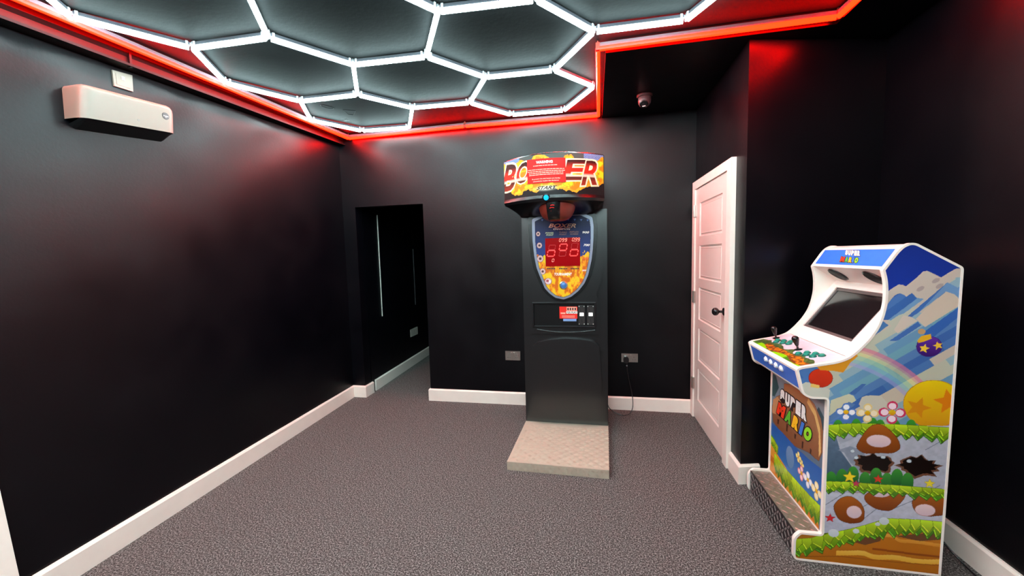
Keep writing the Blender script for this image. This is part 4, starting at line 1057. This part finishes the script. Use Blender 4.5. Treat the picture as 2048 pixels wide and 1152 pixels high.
for yy in (2.393, 2.331, 2.270, 2.211):
    c3 = (ff1[0]+fd[0]*.062+fn_[0]*.001, yy, ff1[1]+fd[1]*.062+fn_[1]*.001); ax = Vector((fn_[0], 0, fn_[1]))
    b = MB(); b.lathe([(0, 0), (.0165, 0), (.0165, .003), (.014, .006), (.012, .006), (.0115, .009), (.009, .011), (0, .0105)], c3, ax, 24); bt = b.build('start_button', M_wb, arc, 40); bt['label'] = 'clear white start button'
# ---- screen bezel and screen
bz0, bz1 = (1.136, .999), (1.370, 1.315)
bd = np.array(bz1)-np.array(bz0); BLn = np.linalg.norm(bd); bd = bd/BLn; bn = np.array([-bd[1], bd[0]])
sc0, sc1 = .075, BLn-.045; ya, yb2 = YA0+.075, YA1-.075
def fnB(u, v, h): return (bz0[0]+bd[0]*v+bn[0]*h, u, bz0[1]+bd[1]*v+bn[1]*h)
b = MB(); Y0, Y1 = YA0+.018, YA1-.018
def bbox_(u0, u1, v0, v1, h0, h1): b.hexa([fnB(u0, v0, h0), fnB(u1, v0, h0), fnB(u1, v1, h0), fnB(u0, v1, h0), fnB(u0, v0, h1), fnB(u1, v0, h1), fnB(u1, v1, h1), fnB(u0, v1, h1)])
bbox_(Y0, Y1, .002, sc0, -.012, 0); bbox_(Y0, Y1, sc1, BLn, -.012, 0); bbox_(Y0, ya, sc0, sc1, -.012, 0); bbox_(yb2, Y1, sc0, sc1, -.012, 0)
bzl = b.build('screen_bezel', M_lam, arc)
b = MB(); bbox_(ya-.003, yb2+.003, sc0-.003, sc1+.003, -.018, -.010); scr = b.build('screen', M_screen, arc); scr['label'] = 'black screen, switched off'
b = MB(); g_ = .016
for (u0, u1, v0, v1) in ((ya, yb2, sc0, sc0+g_), (ya, yb2, sc1-g_, sc1), (ya, ya+g_, sc0, sc1), (yb2-g_, yb2, sc0, sc1)): bbox_(u0, u1, v0, v1, -.0098, -.006)
b.build('screen_edge', mat('grey_screen_edge', (96, 86, 84), rough=.3), scr)
# ---- speaker panel, marquee, top, back
spk = edge_piece('speaker_panel', (1.252, 1.398), (1.370, 1.312), M_lam, arc, .010, up=-1)
sdv = np.array((1.370, 1.312))-np.array((1.252, 1.398)); sdv /= np.linalg.norm(sdv); sn = np.array([-abs(sdv[1]), -abs(sdv[0])]); 
sn = np.array([sdv[1], -sdv[0]])
if sn[1] > 0: sn = -sn
for yy in (2.478, 2.190):
    c = np.array((1.311, 1.355))+sn*.001; ax = Vector((sn[0], 0, sn[1]))
    b = MB(); b.lathe([(0, -.002), (.052, -.002), (.052, .004), (.048, .006), (.044, .003), (.030, .000), (.012, .001), (0, .004)], (c[0], yy, c[1]), ax, 32); sk_ = b.build('speaker', M_blk, arc, 30)
    b = MB()
    for r_ in (.016, .026, .036, .044): b.lathe([(r_-.0012, .0055), (r_+.0012, .0055), (r_+.0012, .0065), (r_-.0012, .0065), (r_-.0012, .0055)], (c[0], yy, c[1]), ax, 28)
    b.build('speaker_grille', mat('grille_black', (45, 45, 45), rough=.4, metal=.5), sk_)
mq0, mq1 = (1.250, 1.398), (1.314, 1.500)
mq = edge_piece('marquee', mq1, mq0, M_lam, arc, .012, up=-1)
md = np.array(mq1)-np.array(mq0); MLn = np.linalg.norm(md); md = md/MLn; mn = np.array([-md[1], md[0]])
nM = np.array([mn[0], 0, mn[1]])
def Mq(px, py):
    P = onplane(px, py, nM, nM@np.array([mq0[0], 0, mq0[1]])); return (P[1], (P[0]-mq0[0])*md[0]+(P[2]-mq0[1])*md[1])
def M15(a, b_): return Mq(a/15.75+1650, b_/15.75+490)
def fnM(u, v, h): return (mq0[0]+md[0]*v+mn[0]*h, u, mq0[1]+md[1]*v+mn[1]*h)
cv = Canvas(YA0+.024, YA1-.024, .016, MLn-.014, .003); cv.C[:] = (60, 120, 228); cv.grain(.04, 20)
cv.mesh('marquee_artwork', lambda u, v: (mq0[0]+md[0]*v+mn[0]*.0012, u, mq0[1]+md[1]*v+mn[1]*.0012), mat_art('marquee_print', .25, .12), mq)
p = Print(lambda u, v, h: fnM(u, v, h+.0014))
title(p, M15, ((640, 320), (1120, 355), (660, 165)), ((470, 530), (1040, 580), (520, 370)), .0006, .09)
p.build('marquee_lettering', M_ttl, mq)
edge_piece('top_front_cap', (1.318, 1.497), (1.362, 1.509), M_lam, arc, .012, up=1)
edge_piece('top_panel', (1.362, 1.508), (1.534, 1.402), M_lam, arc, .012, up=1)
b = MB(); b.box(1.515, 1.529, YA0+.018, YA1-.018, .01, 1.405); b.build('back_panel', M_lam, arc)
M_kick = mat('kick_plate_top', (150, 138, 128), rough=.36, metal=.55, noise=.15, nscale=20); M_kick_shade = mat('kick_plate_front_shaded', (52, 48, 50), rough=.4, metal=.5, noise=.2, nscale=20)  # front is a darker copy of the plate, its shade put into the colour
b = MB(); b.box(.949, XF, YA0+.018, YA1-.018, .126, .132); b.box(.945, .949, YA0+.018, YA1-.018, .004, .132, 1); ftp = b.build('kick_plate', [M_kick, M_kick_shade], arc)
def lozenges(b, o, eu, ev, n, L1, L2, pitch, h=.0028):
    """raised oblong studs in alternating directions, the way a two-way tread plate has them"""
    o, eu, ev, n = map(Vector, (o, eu, ev, n)); i = 0
    for i in range(int(L1/pitch)):
        for j in range(int(L2/pitch)):
            c = o+eu*((i+.5)*pitch)+ev*((j+.5)*pitch); a = PI*.28 if (i+j) % 2 else -PI*.28
            d = eu*math.cos(a)+ev*math.sin(a); t_ = eu*-math.sin(a)+ev*math.cos(a)
            v = [b.b.verts.new(c+d*x*pitch*.58+t_*y*pitch*.17) for x, y in ((-1, 0), (-.55, -1), (.55, -1), (1, 0), (.55, 1), (-.55, 1))]
            m1 = b.b.verts.new(c-d*pitch*.25+n*h); m2 = b.b.verts.new(c+d*pitch*.25+n*h)
            for q_ in ((v[0], v[1], m1), (v[1], v[2], m2, m1), (v[2], v[3], m2), (v[3], v[4], m2), (v[4], v[5], m1, m2), (v[5], v[0], m1)): b.b.faces.new(q_)
b = MB(); lozenges(b, (.951, YA0+.02, .1325), (1, 0, 0), (0, 1, 0), (0, 0, 1), .104, .55, .0343); b.build('tread_pattern', M_kick, ftp)
b = MB(); lozenges(b, (.9448, YA1-.02, .006), (0, -1, 0), (0, 0, 1), (-1, 0, 0), .55, .125, .030); b.build('tread_pattern', mat('front_stud', (140, 132, 130), rough=.4, metal=.4), ftp)  # studs kept pale against the shade-darkened front
adopt(arc)
# black mains lead lying behind the arcade cabinet along the skirting
b = MB(); b.tube([tuple(q_) for q_ in bez([(1.56, 2.30, .30), (1.60, 2.20, .14), (1.66, 2.12, .035), (1.675, 2.0, .008), (1.66, 1.85, .006), (1.62, 1.6, .006), (1.64, 1.3, .006)], 8)], .0045, 8)
o = b.build('power_lead', M_blk, None, 60); tag(o, 'black cable on the floor between the arcade cabinet and the right skirting', 'cable')

# ================================================================== WALL FITTINGS
def socket(x0, x1, z0, z1, y, label, cover=None):
    root = empty('wall_socket', ((x0+x1)/2, y, (z0+z1)/2), label, 'socket', None)
    b = MB(); b.box(x0, x1, y-.008, y, z0, z1); b.bevel(.0025, 2); b.build('face_plate', M_chrome, root)
    for k in (0, 1):
        cx = x0+(x1-x0)*(.24+.52*k); b = MB(); w_ = (x1-x0)*.028; hh = (z1-z0)
        b.box(cx-w_*.7, cx+w_*.7, y-.0088, y-.006, z0+hh*.50, z0+hh*.66); b.box(cx-w_*3.3, cx-w_*1.7, y-.0088, y-.006, z0+hh*.26, z0+hh*.35); b.box(cx+w_*1.7, cx+w_*3.3, y-.0088, y-.006, z0+hh*.26, z0+hh*.35)
        b.build('pin_holes', mat('pin_hole_grey', (120, 116, 112), rough=.5), root)
        sx = (x0+x1)/2+(-.012 if k == 0 else .012); b = MB(); b.box(sx-.006, sx+.006, y-.014, y-.006, z1-hh*.42, z1-hh*.14); b.bevel(.002, 1); b.build('rocker_switch', M_chrome, root)
    adopt(root); return root
ys_ = yB(-.8)
socket(-.880, -.728, .456, .548, ys_, 'chrome double wall socket on the back wall left of the boxing machine')
socket(.252, .402, .467, .549, yB(.33), 'chrome double wall socket with a plug in it, right of the boxing machine')
# plug and lead
pl = empty('plug_and_lead', (.295, yB(.3)-.01, .50), 'black plug and hanging black cable leading to the boxing machine', 'cable')
b = MB(); yy = yB(.3)-.010; b.prism(round_poly([(.268, .478), (.268, .505), (.278, .525), (.306, .525), (.318, .508), (.318, .478), (.306, .462), (.28, .462)], .006, 2), lambda x, z: (x, yy, z), lambda x, z: (x, yy-.028, z)); b.bevel(.004, 2, 50); b.build('plug', M_blk, pl, 40)
pts = [(.300, yy-.014, .466), (.302, yy-.016, .40), (.318, yy-.03, .30), (.345, yy-.06, .16), (.345, yy-.10, .07), (.315, yy-.13, .015), (.25, yy-.15, .006), (.19, yy-.14, .02), (.135, yy-.13, .055), (.118, yy-.13, .09)]
b = MB(); b.tube([tuple(q_) for q_ in bez(pts, 8)], .0038, 8); b.build('cable', M_blk, pl, 60); 
b = MB(); b.lathe([(0, 0), (.006, 0), (.006, .012), (.003, .014), (0, .014)], (.300, yy-.014, .430), (0, 0, 1), 12); b.build('cable_tie', mat('grey_tie', (120, 120, 122), rough=.4), pl, 40)
adopt(pl)
# single socket in the passage
A = PX(822, 659, -2.51); B = PX(834, 671, -2.51); yA, yB_ = A[1], B[1]+.01; xw = -2.468-0.0407*((yA+yB_)/2-3.955)
rt = empty('passage_socket', (xw, (yA+yB_)/2, .45), 'small chrome single socket low on the passage wall beyond the opening', 'socket')
b = MB(); b.box(xw-.002, xw+.009, yA-.02, yB_+.02, A[2]-.105, A[2]-.0); b.bevel(.002, 1); b.build('face_plate', mat('satin_plate', (190, 186, 176), rough=.4, metal=.2), rt)
b = MB(); ym = (yA+yB_)/2
for dy, dz, hh in ((0, -.04, .016), (-.016, -.068, .007), (.016, -.068, .007)): b.box(xw+.008, xw+.0098, ym+dy-.004, ym+dy+.004, A[2]+dz-hh/2, A[2]+dz+hh/2)
b.build('pin_holes', mat('pin_hole_grey', (120, 116, 112)), rt)
adopt(rt)
# heater on the left wall
ht = empty('wall_heater', (-2.70, 1.87, 2.36), 'white rounded wall-mounted heater unit with a round grey badge, high on the left wall', 'heater')
XH = -2.60
def Hq(a, b_): P = PX(a/6.778+140, b_/6.778+120, XH); return np.array((P[1], P[2]))
TLc, TRc, BLc, BRc = Hq(150, 300), Hq(1440, 640), Hq(152, 770), Hq(1452, 1000)
def hfront(u, v): return (TLc*(1-u)+TRc*u)*(1-v)+(BLc*(1-u)+BRc*u)*v   # u along, v down
b = MB(); NU = 40; NV = 12; Lw = np.linalg.norm(BRc-BLc); Hh = np.linalg.norm(BLc-TLc)
def hsurf(u, v):
    """u,v in 0..1; rounded ends and rounded top"""
    yz = hfront(u, v); du, dv = min(u, 1-u)*Lw, v*Hh; d = 0.0
    r1_, r2_ = .045, .030
    if du < r1_: d += r1_-math.sqrt(max(r1_**2-(r1_-du)**2, 0))
    if dv < r2_: d += (r2_-math.sqrt(max(r2_**2-(r2_-dv)**2, 0)))*.9
    # the far top corner is cut by a large radius
    return (XH-d, yz[0], yz[1])
us = np.concatenate([[0, .008, .02, .04, .07, .10], np.linspace(.14, .86, 14), [.90, .93, .96, .98, .992, 1]]); vs = np.concatenate([[0, .01, .03, .07, .12, .17], np.linspace(.25, 1, 8)])
def cutv(u):     # v where the shell starts, for rounded top corners
    rr_ = .055; du = (1-u)*Lw
    t = 0
    if du < rr_: t = (rr_-math.sqrt(max(rr_**2-(rr_-du)**2, 0)))/Hh
    du = u*Lw; r3 = .02
    if du < r3: t = max(t, (r3-math.sqrt(max(r3**2-(r3-du)**2, 0)))/Hh)
    return t
G = []
for u in us:
    c = cutv(u); G.append([])
    for v in vs:
        p3 = hsurf(u, c+(1-c)*v)
        dv = v*(1-c)*Hh; r2_ = .030; 
        yz = hfront(u, c+(1-c)*v); d = 0; du = min(u, 1-u)*Lw; r1_ = .045
        if du < r1_: d += r1_-math.sqrt(max(r1_**2-(r1_-du)**2, 0))
        if dv < r2_: d += (r2_-math.sqrt(max(r2_**2-(r2_-dv)**2, 0)))
        G[-1].append(b.b.verts.new((XH-d, yz[0], yz[1])))
for i in range(len(us)-1):
    for j in range(len(vs)-1): b.b.faces.new([G[i][j], G[i+1][j], G[i+1][j+1], G[i][j+1]])
# rim back to the wall
loop = [G[0][j] for j in range(len(vs)-1, -1, -1)]+[G[i][0] for i in range(1, len(us))]+[G[-1][j] for j in range(1, len(vs))]
bkv = [b.b.verts.new((xL(v.co.y, v.co.z)-.005, v.co.y, v.co.z)) for v in loop]
for i in range(len(loop)-1): b.b.faces.new([loop[i], loop[i+1], bkv[i+1], bkv[i]])
shell = b.build('heater_shell', M_heater, ht, 50)
b = MB(); rim = []
for u in us[2:-2]:
    yz = hfront(u, .995); du = min(u, 1-u)*Lw; d = 0
    if du < .045: d = .045-math.sqrt(max(.045**2-(.045-du)**2, 0))
    rim.append(((XH-d-.006, yz[0], yz[1]), (xL(yz[0], yz[1]), yz[0]+.004, yz[1]-.050*min(1, du/.03+.15))))
for (a, a2), (d, d2) in zip(rim, rim[1:]): b.quadstrip([a, d, d2, a2])
b.build('air_outlet', mat('outlet_black', (14, 18, 20), rough=.5), ht, 50)
c = Hq(1295, 760); ax = (1, 0, 0)
b = MB(); b.lathe([(0, 0), (.021, 0), (.020, .0025), (0, .003)], (XH, c[0], c[1]), ax, 32); bd_ = b.build('badge', mat('badge_grey', (52, 50, 51), rough=.4), ht, 30); bd_['label'] = 'round grey control badge'
b = MB()
for dy, dz, r_ in ((-.011, -.001, .0035), (0, -.002, .005), (.011, -.001, .0035), (0, -.009, .002)): b.lathe([(0, .0025), (r_, .0025), (r_*.9, .0035), (0, .0035)], (XH, c[0]+dy, c[1]+dz), ax, 12)
b.build('badge_icons', mat('badge_icon_white', (220, 220, 220)), bd_)
c = Hq(930, 815); b = MB(); b.lathe([(0, 0), (.006, 0), (.005, .002), (.003, .0005), (0, .0005)], (XH, c[0], c[1]), ax, 16); b.build('key_hole', mat('key_grey', (130, 125, 120), rough=.4), ht)
adopt(ht)
# switched fused spur above it
def lw(px, py):
    x = -2.7
    for _ in range(12): P = PX(px, py, x); x = xL(P[1], P[2])
    return P
c = [lw(*q_) for q_ in ((222, 140), (262, 151), (264, 184), (226, 172))]
sw = empty('wall_switch', tuple(sum(c)/4), 'square white fused switch plate on the left wall just above the heater', 'switch')
b = MB(); nx = np.array([.010, 0, 0]); v8 = [q_-.002 for q_ in c]; b.hexa([tuple(q_-nx*.3) for q_ in (c[3], c[2], c[1], c[0])]+[tuple(q_+nx) for q_ in (c[3], c[2], c[1], c[0])]); b.bevel(.003, 2); b.build('switch_plate', M_heater, sw, 40)
cc = sum(c)/4
def ins(k, e=.0): return [tuple(cc+(q_-cc)*k+np.array([.0102+e, 0, 0])) for q_ in c]
b = MB(); a_, d_ = ins(.72), ins(.72, .002); b.hexa([*reversed(a_)]+[*reversed(d_)]); b.bevel(.001, 1); b.build('switch_module', M_heater, sw)
b = MB(); b.box(cc[0]+.012, cc[0]+.0145, cc[1]-.010, cc[1]+.006, cc[2]+.002, cc[2]+.022); b.bevel(.001, 1); b.build('rocker_switch', mat('rocker_pinkish', (205, 175, 170), rough=.4), sw)
b = MB(); b.box(cc[0]+.012, cc[0]+.0132, cc[1]-.014, cc[1]+.018, cc[2]-.024, cc[2]-.021); b.build('fuse_slot', mat('slot_grey', (140, 110, 110)), sw)
adopt(sw)
# dome camera on the low ceiling over the door recess
cc = PZ(1289, 190, ZS); rt = empty('security_camera', (cc[0], cc[1], ZS), 'small dark turret security camera on the lower ceiling in front of the door', 'camera')
M_cam = mat('camera_housing', (96, 62, 64), rough=.35)
b = MB(); b.lathe([(0, 0), (.060, 0), (.060, .010), (.054, .018), (0, .018)], (cc[0], cc[1], ZS), (0, 0, -1), 32); b.build('mounting_base', M_cam, rt, 40)
b = MB(); b.lathe([(0, .014), (.046, .014), (.050, .040), (.047, .062), (.036, .082), (.018, .093), (0, .095)], (cc[0], cc[1], ZS), (0, 0, -1), 32); bl = b.build('camera_ball', M_cam, rt, 60)
dv = Vector((-.2, -.75, -.62)).normalized(); lo = Vector((cc[0], cc[1], ZS-.052))+dv*.030
b = MB(); b.lathe([(0, 0), (.031, 0), (.031, .018), (.027, .021), (.025, .017), (0, .017)], lo, dv, 28); b.build('lens_ring', M_blkg, bl, 40)
b = MB(); b.lathe([(0, .017), (.010, .017), (.008, .021), (0, .022)], lo, dv, 20); b.build('lens', mat('lens_glass', (20, 18, 22), rough=.05), bl, 40)
b = MB(); sd = dv.cross(Vector((0, 0, 1))).normalized(); up_ = sd.cross(dv); c0 = lo+dv*.0185-up_*.014; b.bar(c0-sd*.012, c0+sd*.012, .006, dv, .002); b.build('sensor_strip', mat('strip_pale', (225, 220, 215), rough=.3), bl)
adopt(rt)
